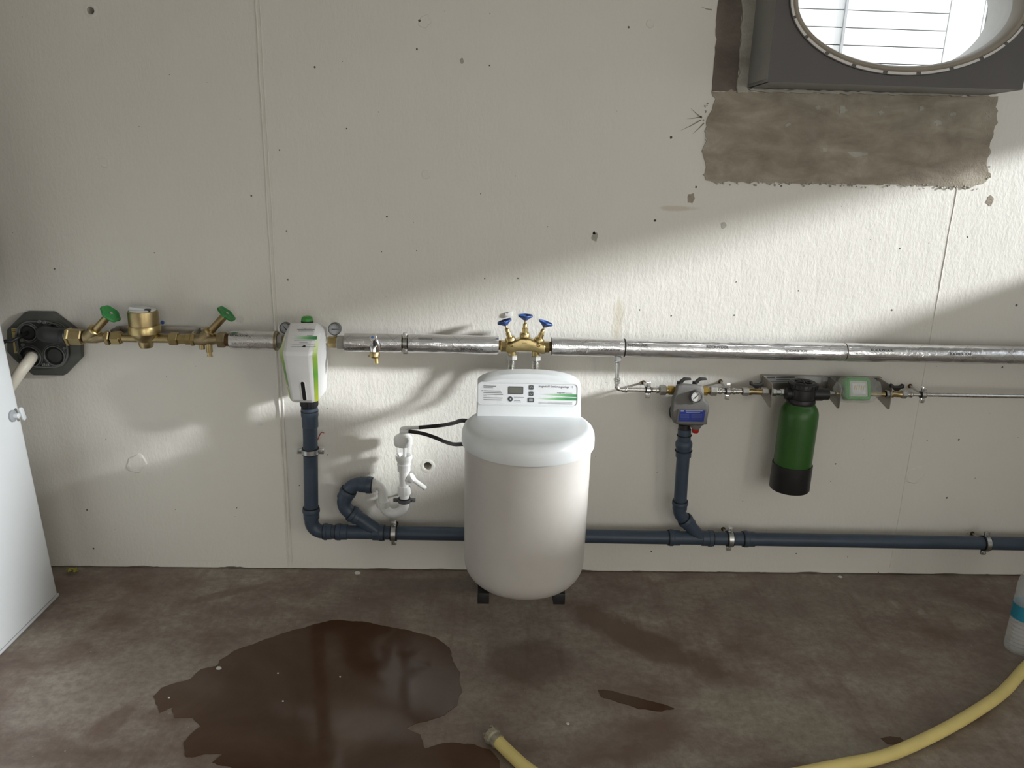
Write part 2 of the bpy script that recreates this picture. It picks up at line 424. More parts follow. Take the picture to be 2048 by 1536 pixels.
def rrect(c, ex, ey, w_, h_, r, n=5):
    c, ex, ey = V(c), V(ex).normalized(), V(ey).normalized(); out = []
    for (sx, sy, a0) in ((1, -1, -PI/2), (1, 1, 0), (-1, 1, PI/2), (-1, -1, PI)):
        for k in range(n+1):
            a = a0+PI/2*k/n
            out.append(c+ex*(sx*(w_/2-r)+r*math.cos(a))+ey*(sy*(h_/2-r)+r*math.sin(a)))
    return out


# ================================================================== the setting
XL, XR, YB, ZC = -1.62, 2.62, -6.05, 2.45
WX0, WX1, WZ0, WZ1, WYF = .836, 1.622, 1.763, 2.225, -.2     # the box of the oval window

def cut_mesh(base, cutter, name, material):
    """wall body with real openings: base minus cutter"""
    a = base.build(name, material, origin=(0, 0, 0), flat=True); b = cutter.build('cutter', material, origin=(0, 0, 0), flat=True)
    md = a.modifiers.new('b', 'BOOLEAN'); md.operation = 'DIFFERENCE'; md.solver = 'EXACT'; md.object = b
    bpy.context.view_layer.update()
    me = bpy.data.meshes.new_from_object(a.evaluated_get(bpy.context.evaluated_depsgraph_get()))
    a.modifiers.clear(); old = a.data; a.data = me; bpy.data.meshes.remove(old); bpy.data.objects.remove(b)
    if not me.materials: me.materials.append(MATS[material])
    return a

fm = MB().box((.5, -2.75, -.06), (4.9, 7.4, .12))
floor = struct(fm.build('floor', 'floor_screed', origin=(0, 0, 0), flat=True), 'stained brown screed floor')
holes = [(181, 21, 6.5, .12), (855, 932, 8.5, .10), (1342, 275, 2.6, .03), (1310, 441, 2.4, .03), (1382, 394, 2.4, .03), (1392, 374, 2.2, .02), (231, 681, 0, 0)]
def wrect(Y, x0, x1, z0, z1): return [V((x0, Y, z0)), V((x1, Y, z0)), V((x1, Y, z1)), V((x0, Y, z1))]
cut = MB().loft([wrect(-.1, WX0, WX1, WZ0, WZ1), wrect(.03, WX0, WX1, WZ0, WZ1), wrect(.34, WX0, WX1+.6, WZ0, WZ1+.2)])
for x, y, r, d in holes:
    if r: p = at(x, y); cut.cyl(p+V((0, -.02, 0)), p+V((0, d, 0)), r/575, 20)
wall = cut_mesh(MB().box((.5, .15, 1.26), (4.6, .30, 2.50)), cut, 'wall_back', 'wall_paint')
struct(wall, 'white painted concrete wall with roller texture and pits')
W[wall] = V((0, 0, 0))
for x, y, r, d in holes[:2]:
    p = at(x, y); MB().cyl(p+V((0, d-.004, 0)), p+V((0, d-.002, 0)), r/575*.99, 20).build('hole_bottom', 'hole_black', wall)
# cratered lips around drill holes and tie-hole plugs
for x, y, r0, r1 in ((181, 21, 7.5, 13), (855, 932, 9, 17)):
    p = at(x, y)
    MB().lathe(p, (0, -1, 0), [(r0/575, -.003), (r0/575*1.05, .0012), ((r0+r1)/2/575, .0015), (r1/575, -.0005)], 40,
               mod=lambda t, r, h: 1+.03*math.sin(3*t+1)+.02*math.sin(7*t)).build('crater_lip', 'wall_paint', wall)
for x, y, r in ((209, 325, 10), (852, 349, 9), (850, 43, 12), (1830, 950, 21), (273, 927, 22), (1300, 48, 8)):
    p = at(x, y); big = r > 11
    prof = [(0, .003), (r/600*.6, .0028), (r/600*.86, .0032), (r/600, -.0005)]
    MB().lathe(p, (0, -1, 0), prof, 26, mod=(lambda t, r, h: 1+.16*math.sin(2*t)+.09*math.sin(5*t+2)) if big else None).build('tie_hole_plug', 'wall_paint', wall)
# formwork joints
def ridge(px0, px1, offs, wid, hgt, name):
    a, b = at(*px0), at(*px1); mb = MB(); n = 90; rings = []
    for i in range(n+1):
        t = i/n; p = a.lerp(b, t); j = offs + (mnoise.noise(V((t*14, offs*400, 0)))*.0018); hh = hgt*(.75+.7*abs(mnoise.noise(V((t*25, offs*90, 3)))))
        rings.append([p+V((j+u*wid, -v*hh, 0)) for u, v in ((-.5, -.3), (-.3, .7), (0, 1), (.3, .7), (.5, -.3))])
    mb.loft(rings, closed=False, cap0=False, cap1=False).build(name, 'wall_paint', wall)
ridge((511, 0), (577.5, 1132), 0, .009, .0062, 'joint_ridge'); ridge((511, 0), (577.5, 1132), .0125, .0065, .0042, 'joint_ridge')
ridge((1914, 376), (1779, 1140), 0, .005, .0022, 'joint_ridge')
# ragged paint edge over the floor
mb = MB(); xs = [-1.62+i*.012 for i in range(354)]
lo = [V((x, -.0022, .0035+.0095*max(0, mnoise.noise(V((x*9, 0, 0)))+.25*mnoise.noise(V((x*60, 1, 0)))))) for x in xs]
mb.loft([lo, [V((p.x, -.0022, .03)) for p in lo]], closed=False, cap0=False, cap1=False)
mb.loft([[V((p.x, .004, p.z)) for p in lo], lo], closed=False, cap0=False, cap1=False).build('paint_edge', 'wall_paint', wall)
MB().box((.5, .012, .006), (4.6, .022, .011)).build('joint_gap', 'dark_mortar', wall)
# blue plug in the wall beside the meter, small scabs of plaster
p = at(325, 645); MB().lathe(p, (0, -1, 0), [(0, .003), (.0055, .003), (.007, 0)], 16).build('wall_plug', 'blue_dot', wall)
for i, (x, y, s_) in enumerate(((1382, 397, 9), (1190, 474, 7), (1447, 450, 6), (520, 846, 6), (1980, 402, 8), (924, 122, 4), (1975, 352, 6), (1188, 466, 3))):
    p = at(x, y); pts = []
    for k in range(11):
        a = 2*PI*k/11; r = s_/600*(.7+.5*random.random()); pts.append(p+V((r*math.cos(a), .001, r*math.sin(a)*1.3)))
    MB().prism(pts, (0, -.002, 0)).build('paint_chip_scar', 'bare_concrete' if i in (0, 4, 6) else ('hole_black' if i == 7 else 'chip_white' if i == 3 else 'pale_mortar'), wall)

# bare concrete below and beside the window
def outline(px, Y, jag, step=.012, seed=0):
    P = [at(x, y, Y) for x, y in px]; out = []
    for a, b in zip(P, P[1:]+P[:1]):
        n = max(1, int((b-a).length/step))
        for i in range(n):
            q = a.lerp(b, i/n); k = V((q.x*45, seed, q.z*45)); out.append(q+V((mnoise.noise(k)*jag, 0, mnoise.noise(k+V((9, 9, 9)))*jag)))
    return out
patch_px = [(1424, 182), (1492, 184), (1700, 187), (1860, 186), (1992, 192), (1990, 215), (1993, 245), (1984, 262), (1978, 300), (1972, 330), (1974, 350), (1962, 368), (1935, 376), (1880, 371), (1790, 370), (1650, 368), (1560, 366), (1470, 364), (1432, 366), (1412, 360), (1408, 335), (1406, 300), (1411, 282), (1410, 262), (1413, 238), (1424, 220), (1428, 200)]
MB().prism(outline(patch_px, .002, .010), (0, -.0065, 0)).build('bare_concrete_patch', 'bare_concrete', wall, flat=True)
strip_px = [(1440, -60), (1486, -60), (1478, 120), (1472, 183), (1424, 183), (1428, 120), (1432, 60)]
MB().prism(outline(strip_px, .002, .006, seed=4), (0, -.005, 0)).build('mortar_strip', 'dark_mortar', wall, flat=True)
seal_px = [(1486, -60), (1513, -60), (1508, 60), (1498, 150), (1493, 186), (1472, 188), (1477, 120), (1482, 40)]
MB().prism(outline(seal_px, .002, .010, seed=8), (0, -.014, 0)).build('sealing_mortar', 'pale_mortar', wall, flat=True, bevel=.003)
sill_px = [(1496, 179), (1620, 181), (1800, 184), (1990, 185), (1990, 190), (1900, 193), (1830, 191), (1700, 189), (1600, 187), (1500, 184)]
MB().prism(outline(sill_px, .002, .007, seed=12), (0, -.017, 0)).build('sealing_mortar', 'pale_mortar', wall, flat=True, bevel=.002)
# crumbs of plaster along the ragged lower edge of the patch, splashes of filler on it
mb = MB()
for i in range(95):
    x = random.uniform(1432, 1960); y = 366+(x-1432)*.017+random.uniform(-4, 4); p = at(x, y, -.004); r = random.uniform(.0015, .0042)
    mb.lathe(p, (0, -1, .2), [(0, -.001), (r, 0), (r*.7, r*.8), (0, r)], 6)
for i in range(40):
    y = random.uniform(200, 360); x = (1412 if i % 2 else 1976)+random.uniform(-5, 5); p = at(x, y, -.004); r = random.uniform(.0012, .0035)
    mb.lathe(p, (0, -1, .2), [(0, -.001), (r, 0), (r*.7, r*.8), (0, r)], 6)
o = mb.build('plaster_crumbs', 'pale_mortar', wall); o['kind'] = 'stuff'
for x, y, s_ in ((1575, 250, 5), (1635, 216, 5), (1685, 220, 8), (1762, 226, 5), (1875, 245, 7), (1715, 309, 16), (1842, 216, 5), (1905, 228, 5), (1650, 300, 5)):
    p = at(x, y, -.0035); pts = []
    for k in range(12):
        a = 2*PI*k/12; r = s_/620*(.5+.7*random.random()); pts.append(p+V((r*math.cos(a)*1.3, 0, r*math.sin(a)*(.45 if s_ > 9 else 1))))
    MB().prism(pts, (0, -.0025, 0)).build('filler_splash', 'pale_mortar', wall, flat=True)
# splash-like cracks left of the patch
for (x0, y0, x1, y1) in ((1404, 233, 1372, 238), (1402, 240, 1360, 262), (1404, 236, 1381, 216), (1408, 246, 1385, 268), (1424, 20, 1402, 14)):
    a, b = at(x0, y0, -.0004), at(x1, y1, -.0004); d = (b-a); nrm = V((-d.z, 0, d.x)).normalized()*.0020; mid = a.lerp(b, .5)+nrm*.6
    MB().prism([a+nrm, mid+nrm*.6, b, mid-nrm*.6, a-nrm], (0, -.0012, 0)).build('paint_crack', 'bare_concrete', wall, flat=True)

wl = MB().box((XL-.06, -3.35, 1.225), (.12, 5.6, ZC)).box((XL-.17, -.2, 1.225), (.12, .9, ZC)).build('wall_left', 'side_paint', origin=(0, 0, 0), flat=True); struct(wl, 'plain side wall left of the leaning door leaf')
def yz(P): return [V((XR-.2, y, z)) for y, z in P]
cut = MB().prism(yz([(-.23, 1.40), (-.78, 1.33), (-1.22, 1.25), (-1.44, 1.20), (-1.54, 1.25), (-1.59, 1.33), (-1.59, 1.55), (-1.40, 1.57), (-1.34, 1.66), (-1.40, 1.75), (-1.50, 1.75), (-1.50, 1.885), (-.23, 1.87)]), (.6, 0, 0))  # outline sloped and notched to steer which things the sun lights
W3 = [(-1.66, 1.86), (-1.84, 1.64), (-1.96, 1.44), (-2.04, 1.22), (-2.12, 1.10), (-2.9, 1.08), (-2.9, 2.35), (-1.66, 2.35)]  # added opening, shaped so sun reaches the leaf except its lower corner
cut.prism(yz(W3), (.6, 0, 0)).box((XR+.05, -3.7, 1.25), (.6, 1.0, 1.9))
wr = cut_mesh(MB().box((XR+.06, -3.0, 1.225), (.12, 6.1, ZC)), cut, 'wall_right', 'side_paint'); struct(wr, 'plain side wall with a low window opening, outlines shaped to steer the sun')
cut = MB().box((1.1, YB, 1.35), (2.6, .8, 1.7))
wb = cut_mesh(MB().box((.5, YB-.06, 1.225), (4.5, .12, ZC)), cut, 'wall_rear', 'side_paint'); struct(wb, 'rear wall with a wide daylight opening')
ce = MB().box((.5, -3.0, ZC+.06), (4.7, 6.6, .12)).build('ceiling', 'ceiling_paint', origin=(0, 0, 0), flat=True); struct(ce, 'plain pale ceiling')
w3 = MB().prism([V((XR+.05, y, z)) for y, z in W3], (.006, 0, 0)).build('sun_dimming_pane', 'sun_dimming_glass', origin=(XR+.05, -2.1, 1.22), flat=True); struct(w3, 'added unseen pane that dims the sun through the right wall')  # unseen pane added to weaken the sun that lights the leaf
cw = MB().box((4.2, -5.2, 1.6), (.2, 3.0, 4.8)).build('wall_sun_block', 'side_paint', origin=(0, 0, 0), flat=True); struct(cw, 'added unseen wall that blocks sun from the side opening')  # added blocker: keeps direct sun out of the side opening

# oval window in its box
wroot = bpy.data.objects.new('window_1', None); col.objects.link(wroot); wroot.location = ((WX0+WX1)/2, 0, WZ0); W[wroot] = V(wroot.location)
struct(wroot, 'oval window in a dark grey box built into the wall')
EC, EA, EB = V((1.238, 0, 1.998)), .362, .203
def ell(a, b, Y, n=96): return [V((EC.x+a*math.cos(2*PI*k/n), Y, EC.z+b*math.sin(2*PI*k/n))) for k in range(n)]
def rectring(Y, n=96):
    out = []
    for k in range(n):
        c, s_ = math.cos(2*PI*k/n), math.sin(2*PI*k/n); t = min(((WX1 if c > 0 else WX0)-EC.x)/c if abs(c) > 1e-6 else 9, ((WZ1 if s_ > 0 else WZ0)-EC.z)/s_ if abs(s_) > 1e-6 else 9)
        out.append(V((EC.x+c*t, Y, EC.z+s_*t)))
    corners = [V((x, Y, z)) for x in (WX0, WX1) for z in (WZ0, WZ1)]
    for c in corners:
        i = min(range(n), key=lambda k: (out[k]-c).length); out[i] = c
    return out
MB().loft([rectring(WYF), ell(EA, EB, WYF), ell(EA, EB, WYF+.012), rectring(WYF+.012)], False, False).build('front_plate', 'plate_dark', wroot, ang=30)
th = .012
for nm, c, d in (('side_panel', (WX0+th/2, -.08, (WZ0+WZ1)/2), (th, .236, WZ1-WZ0)), ('side_panel', (WX1-th/2, -.08, (WZ0+WZ1)/2), (th, .236, WZ1-WZ0)),
                 ('bottom_panel', ((WX0+WX1)/2, -.08, WZ0+th/2), (WX1-WX0, .234, th)), ('top_panel', ((WX0+WX1)/2, -.08, WZ1-th/2), (WX1-WX0, .234, th))):
    MB().box(c, d).build(nm, 'box_grey', wroot, bevel=.002)
# ring profile: white outer lip, beige inner ring, light tube
MB().loft([ell(EA+.004, EB+.004, WYF), ell(EA+.003, EB+.003, WYF-.006), ell(EA-.006, EB-.006, WYF-.007), ell(EA-.007, EB-.007, WYF+.002)], False, False).build('lip', 'plate_dark', wroot)
MB().loft([ell(EA-.006, EB-.006, WYF-.004), ell(EA-.012, EB-.012, WYF-.010), ell(EA-.020, EB-.020, WYF-.008), ell(EA-.026, EB-.025, WYF+.004), ell(EA-.026, EB-.025, WYF+.05)], False, False).build('inner_ring', 'ring_beige', wroot)
n = 22
for k in range(n):
    a0, a1 = 2*PI*(k+.07)/n, 2*PI*(k+.93)/n; A = []; B = []
    for j in range(7):
        a = a0+(a1-a0)*j/6
        A.append(V((EC.x+(EA+.001)*math.cos(a), WYF-.0085, EC.z+(EB+.001)*math.sin(a)))); B.append(V((EC.x+(EA-.0065)*math.cos(a), WYF-.0085, EC.z+(EB-.0065)*math.sin(a))))
    MB().prism(A+B[::-1], (0, .004, 0)).build('white_segment', 'ring_white', wroot, flat=True)  # white pieces spaced evenly around the lip
MB().loft([ell(EA-.026, EB-.025, WYF+.05), ell(EA-.026, EB-.025, WYF+.06), ell(EA-.010, EB-.008, WYF+.195), ell(EA-.006, EB-.004, WYF+.195), ell(EA-.008, EB-.006, WYF+.012)], False, False).build('tube', 'tube_light', wroot)

# cladding outside the window
YO = 1.3
clad = thing('exterior_cladding', (1.9, YO, 1.3), 'sunlit white plank cladding outside behind the oval window', 'cladding')
MB().box((2.2, YO+.05, 2.4), (4.2, .05, 2.3)).build('backing', 'gap_grey', clad)
zs = sorted({round(at(1790, y, YO).z, 4) for y in (94, 60, 24)}); pitch = (zs[-1]-zs[0])/2
xa, xb, xc = at(1686, 50, YO).x, at(1894, 50, YO).x, at(1962, 50, YO).x
k0 = int((zs[0]-1.32)/pitch)+1
src = None
for i in range(-k0, 16):
    z0 = zs[0]+i*pitch+.0025; z1 = z0+pitch-.005
    for (x0, x1) in ((.25, xa-.005), (xa+.005, xb-.0035)):
        MB().box(((x0+x1)/2, YO+.008, (z0+z1)/2), (x1-x0, .03, z1-z0)).build('plank', 'plank_white', clad)
MB().box(((xb+.0035+xc-.003)/2, YO+.008, 2.4), (xc-xb-.0065, .03, 2.2)).build('panel', 'plank_white', clad)
MB().box(((xc+.003+4.2)/2, YO+.008, 2.4), (4.2-xc-.003, .03, 2.2)).build('panel', 'plank_white', clad)
MB().box((xa, YO-.01, 2.4), (.012, .02, 2.2)).build('batten', 'gap_grey', clad)

# ================================================================== floor wetness and litter
def flat_blob(px, name, material, label, cat, z=.0012, jag=.006, seed=0):
    P = [fl(x, y) for x, y in px]; out = []
    for a, b in zip(P, P[1:]+P[:1]):
        n_ = max(1, int((b-a).length/.008))
        for i in range(n_):
            q = a.lerp(b, i/n_); k = V((q.x*22, q.y*22, seed)); k2 = k*3
            out.append(V((q.x+(mnoise.noise(k)+.5*mnoise.noise(k2))*jag, q.y+(mnoise.noise(k+V((7, 3, 1)))+.5*mnoise.noise(k2+V((5, 5, 5))))*jag, 0)))
    top = [p+V((0, 0, z)) for p in out]
    return MB().loft([out, top]).build(name, material, flat=True, thing=(label, cat))
flat_blob([(680, 1239), (740, 1246), (810, 1259), (870, 1275), (900, 1297), (906, 1320), (920, 1345), (922, 1380), (915, 1410), (890, 1430), (845, 1445), (812, 1456), (840, 1470), (850, 1495), (900, 1485), (950, 1490), (980, 1500), (1000, 1520), (1005, 1560), (900, 1640), (600, 1660), (480, 1600), (465, 1536), (425, 1525), (445, 1507), (372, 1515), (367, 1485), (400, 1452), (385, 1437), (350, 1435), (345, 1415), (320, 1427), (306, 1392), (325, 1375), (380, 1357), (400, 1342), (435, 1330), (440, 1320), (480, 1297), (550, 1272), (625, 1250), (665, 1240)],
          'water_puddle', 'wet_screed', 'large dark wet puddle on the floor left of the water softener', 'puddle')
flat_blob([(1193, 1380), (1225, 1381), (1265, 1393), (1310, 1404), (1350, 1416), (1325, 1424), (1280, 1418), (1232, 1405), (1202, 1394)], 'water_puddle', 'wet_screed', 'small elongated dark wet streak on the floor between the two hose runs', 'puddle', seed=3)
flat_blob([(1762, 1478), (1778, 1473), (1800, 1475), (1812, 1485), (1798, 1490), (1775, 1488)], 'water_puddle', 'wet_screed', 'small dark damp print beside the long yellow hose run', 'puddle', jag=.004, seed=6)
def chip(px, py, s_, label, cat='chip', material='chip_white', grp=None):
    p = fl(px, py); pts = []; n_ = 6
    for k in range(n_):
        a = 2*PI*k/n_+random.random()*.4; r = s_*(.75+.4*random.random()); pts.append(p+V((r*math.cos(a), r*math.sin(a)*.8, .0012)))
    MB().prism(pts, (0, 0, .003)).build('paint_chip', material, flat=True, bevel=.0006, thing=(label, cat, grp))
chip(438, 1338, .010, 'square white paint chip at the left edge of the big puddle')
for x, y, lb_ in ((556, 1348, 'tiny white speck in the big puddle right of the square chip'), (680, 1355, 'tiny white speck farthest right in the big puddle'), (566, 1404, 'lowest tiny white speck in the middle of the big puddle'), (338, 1397, 'leftmost tiny white speck near the left tip of the big puddle')): chip(x, y, .0028, lb_, 'chip', 'chip_white', 'white specks in the puddle')
chip(1136, 1449, .006, 'small pale crumb on the floor in front of the softener')
chip(715, 1147, .013, 'flat white flake on the floor against the wall left of the softener')
chip(1680, 1155, .010, 'pale flake on the floor by the wall below the green cylinder')
p = fl(145, 1144); mb = MB()
for k in range(7):
    a = k*.9; q = p+V((.012*math.cos(a), .008*math.sin(a), .004+.002*k)); t_ = V((math.cos(a*1.7), math.sin(a*1.7), .3)).normalized()*.013; s_ = V((-t_.y, t_.x, .004))*.5
    mb.prism([q-t_, q+s_, q+t_, q-s_], (0, 0, .0012))
mb.build('dry_leaf', 'leaf_yellow', flat=True, thing=('crumpled yellow leaf on the floor beside the door leaf', 'leaf'))

# ================================================================== door leaf leaning at the left
A0, B0 = fl(123, 1190), fl(0, 1310)
LEAN = .052; DX = A0.x
leaf = thing('door_leaf', (DX, -.65, 0), 'white steel door leaf leaning against the left wall', 'door')
def lf(d, y, z): return V((DX-d-LEAN*z, y, z))          # d: depth behind the face, along the leaf's own slope
def slab(d0, d1, y0, y1, z0, z1): 
    q = [[lf(d, y, z) for y, z in ((y0, z0), (y1, z0), (y1, z1), (y0, z1))] for d in (d0, d1)]
    return MB().loft(q)
YW = A0.y; RB = .024
slab(.014, .036, YW-.90, YW, .0, 2.0).build('body', 'door_grey', leaf, bevel=.002)
slab(.0, .014, YW-.90, YW-RB, .018, 1.985).build('face_sheet', 'white_enamel', leaf, bevel=.0025, seg=3)
slab(.004, .015, YW-.90, YW-.006, .001, .012).build('bottom_seal', 'door_grey', leaf, bevel=.001)
c = at(26, 831, YW-.055); zc = c.z
rose = MB().lathe(lf(0, YW-.060, zc), (1, 0, LEAN), [(0, .0), (.019, 0), (.019, .006), (.014, .009), (.0, .009)], 28).build('lock_rose', 'latch_grey', leaf)
MB().lathe(lf(0, YW-.060, zc), (1, 0, LEAN), [(0, .009), (.0085, .009), (.0085, .022), (.006, .024), (0, .024)], 20).build('spindle', 'door_grey', rose)
q0 = lf(-.020, YW-.060, zc)
MB().prism(rrect(q0+V((0, .018, .002)), (0, 1, .25), (-LEAN, -.25, 1), .018, .046, .008), (.006, 0, 0)).build('thumb_turn', 'door_grey', rose, bevel=.001)

# ================================================================== pipe runs: axes
YA, ZA = -.10, .911
def X1(px): return at(px, 680+(px-505)*.0204, YA).x          # along the main pipe
def M1(px, dy=0, dz=0): return V((X1(px), YA+dy, ZA+dz))
Z2 = at(1260, 779, YA).z
def X2(px): return at(px, 779+(px-1260)*.017, YA).x          # along the thin pipe
def M2(px, dy=0, dz=0): return V((X2(px), YA+dy, Z2+dz))
EX = V((1, 0, 0)); EZ = V((0, 0, 1)); EN = V((0, -1, 0))

def clamp(o, axis, R, label, name='pipe_clamp', lugdir=None, rod_to=None, w_=.02, group=None, band='zinc', root=None):
    """two-part pipe clamp: rubber liner, steel band, two lugs with bolts and a threaded rod to the wall"""
    ax = V(axis).normalized(); lug = V(lugdir).normalized(); o = V(o)
    r = root or thing(name, o, label, 'pipe clamp', group)
    MB().lathe(o, ax, [(R, -w_*.62), (R+.004, -w_*.62), (R+.004, w_*.62), (R, w_*.62)], 32).build('rubber_liner', 'black_rubber', r)
    MB().lathe(o, ax, [(R+.003, -w_*.42), (R+.0062, -w_*.42), (R+.0062, w_*.42), (R+.003, w_*.42)], 32).build('band', band, r)
    side = ax.cross(lug)
    for s_ in (-1, 1):
        c = o+lug*(s_*(R+.013))
        rot = Matrix((lug, side, ax)).transposed()
        L = MB()
        for q in (-1, 1): L.box(c+side*(q*.0035), (.018, .0025, w_*.9), rot)
        L.build('lug', band, r, bevel=.0006)
        b = MB(); b.cyl(c-side*.011, c+side*.013, .0026, 10); b.lathe(c+side*.006, side, [(0, 0), (.0055, 0), (.0055, .004), (0, .004)], 6); b.build('bolt', 'steel', r)
    if rod_to is not None:
        a = o+(V(rod_to)-o).normalized()*(R+.004); MB().cyl(a, V(rod_to), .004, 10).build('threaded_rod', 'zinc', r)
        MB().lathe(a, V(rod_to)-a, [(0, -.002), (.0075, -.002), (.0075, .010), (0, .010)], 6).build('rod_nut', 'zinc', r)
        MB().lathe(V(rod_to), (0, -1, 0), [(0, .004), (.007, .004), (.0085, 0)], 16).build('wall_plug', 'thread_brown', r)
    return r

# ---------------------------------------------------------------- house entry plate
ent = thing('entry_plate', at(95, 690, 0), 'dark octagonal utility entry plate with four round ports', 'entry plate')
oct_px = [(58, 621), (112, 622), (168, 664), (169, 712), (135, 747.5), (74, 747), (39, 718), (22, 700), (22, 656)]
MB().prism([at(x, y, -.004) for x, y in oct_px], (0, -.026, 0)).build('frame', 'entry_frame', ent, bevel=.004)
Yp = -.032
cen = [at(x, y, Yp) for x, y in ((60, 664), (114, 664), (64, 712), (113, 710))]
mid_c = (cen[0]+cen[1]+cen[2]+cen[3])/4
MB().prism(rrect(mid_c, EX, EZ, .172, .165, .062, 8), (0, -.010, 0)).build('seal_body', 'entry_black', ent, bevel=.003)
MB().loft([rrect(mid_c+V((0, -.010, 0)), EX, EZ, .172, .165, .062, 8), rrect(mid_c+V((0, -.014, 0)), EX, EZ, .170, .163, .061, 8), rrect(mid_c+V((0, -.014, 0)), EX, EZ, .162, .155, .057, 8), rrect(mid_c+V((0, -.010, 0)), EX, EZ, .160, .153, .056, 8)], False, False).build('rim_rib', 'entry_rib', ent)
for i, c in enumerate(cen):
    R = (.027, .031, .034, .032)[i]
    MB().lathe(c, EN, [(R, .008), (R, .015), (R+.003, .015), (R+.0035, .008)], 36).build('port_ring', 'entry_rib', ent)
    MB().lathe(c, EN, [(R+.0065, .008), (R+.0065, .0125), (R+.008, .0125), (R+.0085, .008)], 36).build('port_ring', 'entry_rib', ent)
    MB().lathe(c, EN, [(0, .0085), (R, .0105)], 36).build('port_disc', 'hole_black', ent)
for x, y in ((80, 643), (90, 644.5), (45, 680), (47, 689), (130, 696), (89, 729), (96.5, 729)):
    c = at(x, y, Yp-.01); s_ = MB().lathe(c, EN, [(0, 0), (.006, 0), (.006, .006), (.0045, .0075), (.0035, .006), (0, .006)], 14).build('screw', 'entry_rib', ent)
st = MB().prism([at(x, y, -.0305) for x, y in ((23, 657), (37.5, 656.5), (43, 706), (29, 706.5))], (0, -.001, 0)).build('sticker', 'sticker_yellow', ent, flat=True)
for (x0, y0, x1, y1) in ((25, 659.5, 36, 660), (25, 663, 36, 663.5), (28, 672, 38, 672), (31, 684, 33, 703), (35, 684, 37, 703)):
    a, b = at(x0, y0, -.0318), at(x1, y1, -.0318); dx, dz = max(abs(b.x-a.x), .002), max(abs(a.z-b.z), .002)
    MB().box((a+b)/2, (dx, .0004, dz)).build('print_bar', 'print_black', st)
# elbow of the water supply out of the plate
el = MB().tube(fillet([cen[1]+V((-.018, .0, .0)), V((cen[1].x-.018, YA, ZA+.006)), V((X1(136), YA, ZA+.002))], .034, 10), lambda L: .026, 24).build('supply_elbow', 'entry_black', ent)
MB().lathe(M1(124), EX, [(.026, 0), (.029, .002), (.029, .016), (.0265, .018)], 28).build('elbow_collar', 'black_plastic', el)

sup = thing('white_conduit', at(40, 750, -.12), 'cream plastic conduit leaving the lower left port of the entry plate', 'conduit')
pth = spline([cen[2]+V((.006, -.006, .006)), at(58, 722, -.09), at(35, 752, -.13), at(-5, 815, -.14), V((-1.66, -.14, .60)), V((-1.69, -.12, .2)), V((-1.69, -.12, .0))], 8)
MB().tube(pth, .0185, 20).build('tube', 'conduit_cream', sup)
MB().lathe(pth[2], pth[3]-pth[2], [(.0187, 0), (.0225, .001), (.0225, .008), (.0187, .009)], 24).build('gland', 'black_rubber', sup)
cab = MB().tube(spline([cen[0]+V((-.003, -.006, 0)), at(46, 671, -.06), at(24, 682, -.09), at(0, 700, -.10), V((-1.70, -.1, .6)), V((-1.705, -.1, .0))], 8), .0062, 12).build('black_cable', 'black_rubber', thing=('thin black cable running out of the upper left entry port', 'cable'))

# ---------------------------------------------------------------- handwheels
def wheel(o, axis, R, material, parent, lobes=6, dish=0.0, amp=.06, seg=48, name='handwheel'):
    o = V(o); mod = lambda t, r, h: 1+amp*math.cos(lobes*t)*(r/R)
    t = R*.17
    prof = [(R*.22, -t*1.1-dish), (R*.3, -t*.9-dish), (R*.62, -t*.5-dish*.45), (R*.92, -t*.6), (R, -t*.15), (R, t*.5), (R*.95, t*.85), (R*.84, t*.85), (R*.74, t*.3-dish*.1), (R*.42, t*.0-dish*.75), (R*.3, t*.35-dish*.75), (R*.16, t*.4-dish*.75), (0, t*.4-dish*.75)]
    return MB().lathe(o, axis, prof, seg, mod).build(name, material, parent, ang=50)

# ---------------------------------------------------------------- left slanted-seat valve
def slant_valve(px0, px1, axis, wheel_px, label, extra):
    t = thing('slant_seat_valve', M1((px0+px1)/2), label, 'valve')
    xa_, xb_ = X1(px0), X1(px1)
    b = MB(); b.tube([V((xa_, YA, ZA)), V((xb_, YA, ZA))], .0135, 24)
    b.lathe(V((xa_+.010, YA, ZA)), EX, [(0, 0), (.0185, 0), (.020, .02), (.0195, (xb_-xa_)*.5), (.0145, (xb_-xa_)*.8), (0, (xb_-xa_)*.8)], 28)
    ax = V(axis).normalized(); base = V((xa_*.72+xb_*.28, YA, ZA)) if not extra else V((xa_*.62+xb_*.38, YA, ZA))
    wc = at(*wheel_px, YA+ax.y*.08); L = (wc-base).length; ax = (wc-base).normalized()
    b.lathe(base, ax, [(0, -.01), (.0205, 0), (.0205, .028), (.0185, .034), (0, .034)], 28)
    b.build('body', 'bronze_cast', t)
    MB().lathe(base+ax*.034, ax, [(0, 0), (.0215, 0), (.0215, .006), (.018, .009), (0, .009)], 24).build('bonnet_ring', 'brass_clean', t)
    MB().lathe(base+ax*.04, ax, [(0, 0), (.0125, 0), (.0125, L-.055), (.011, L-.05), (0, L-.05)], 24).build('stem_sleeve', 'brass', t)
    h = wheel(wc, ax, .0335, 'green_wheel', t)
    MB().lathe(wc, ax, [(0, .001), (.0065, .001), (.006, .006), (0, .007)], 6).build('wheel_screw', 'zinc', h)
    return t
va = slant_valve(163, 213, (.62, -.25, .74), (220.5, 628), 'brass slanted valve with green handwheel next to the black entry plate', 0)
MB().hexa(M1(134), M1(143), .0315).build('union_nut', 'brass_clean', va)
MB().hexa(M1(141), M1(167), .0285).build('union_body', 'brass', va)
MB().hexa(M1(212), M1(222), .0265).build('hex_end', 'brass', va)
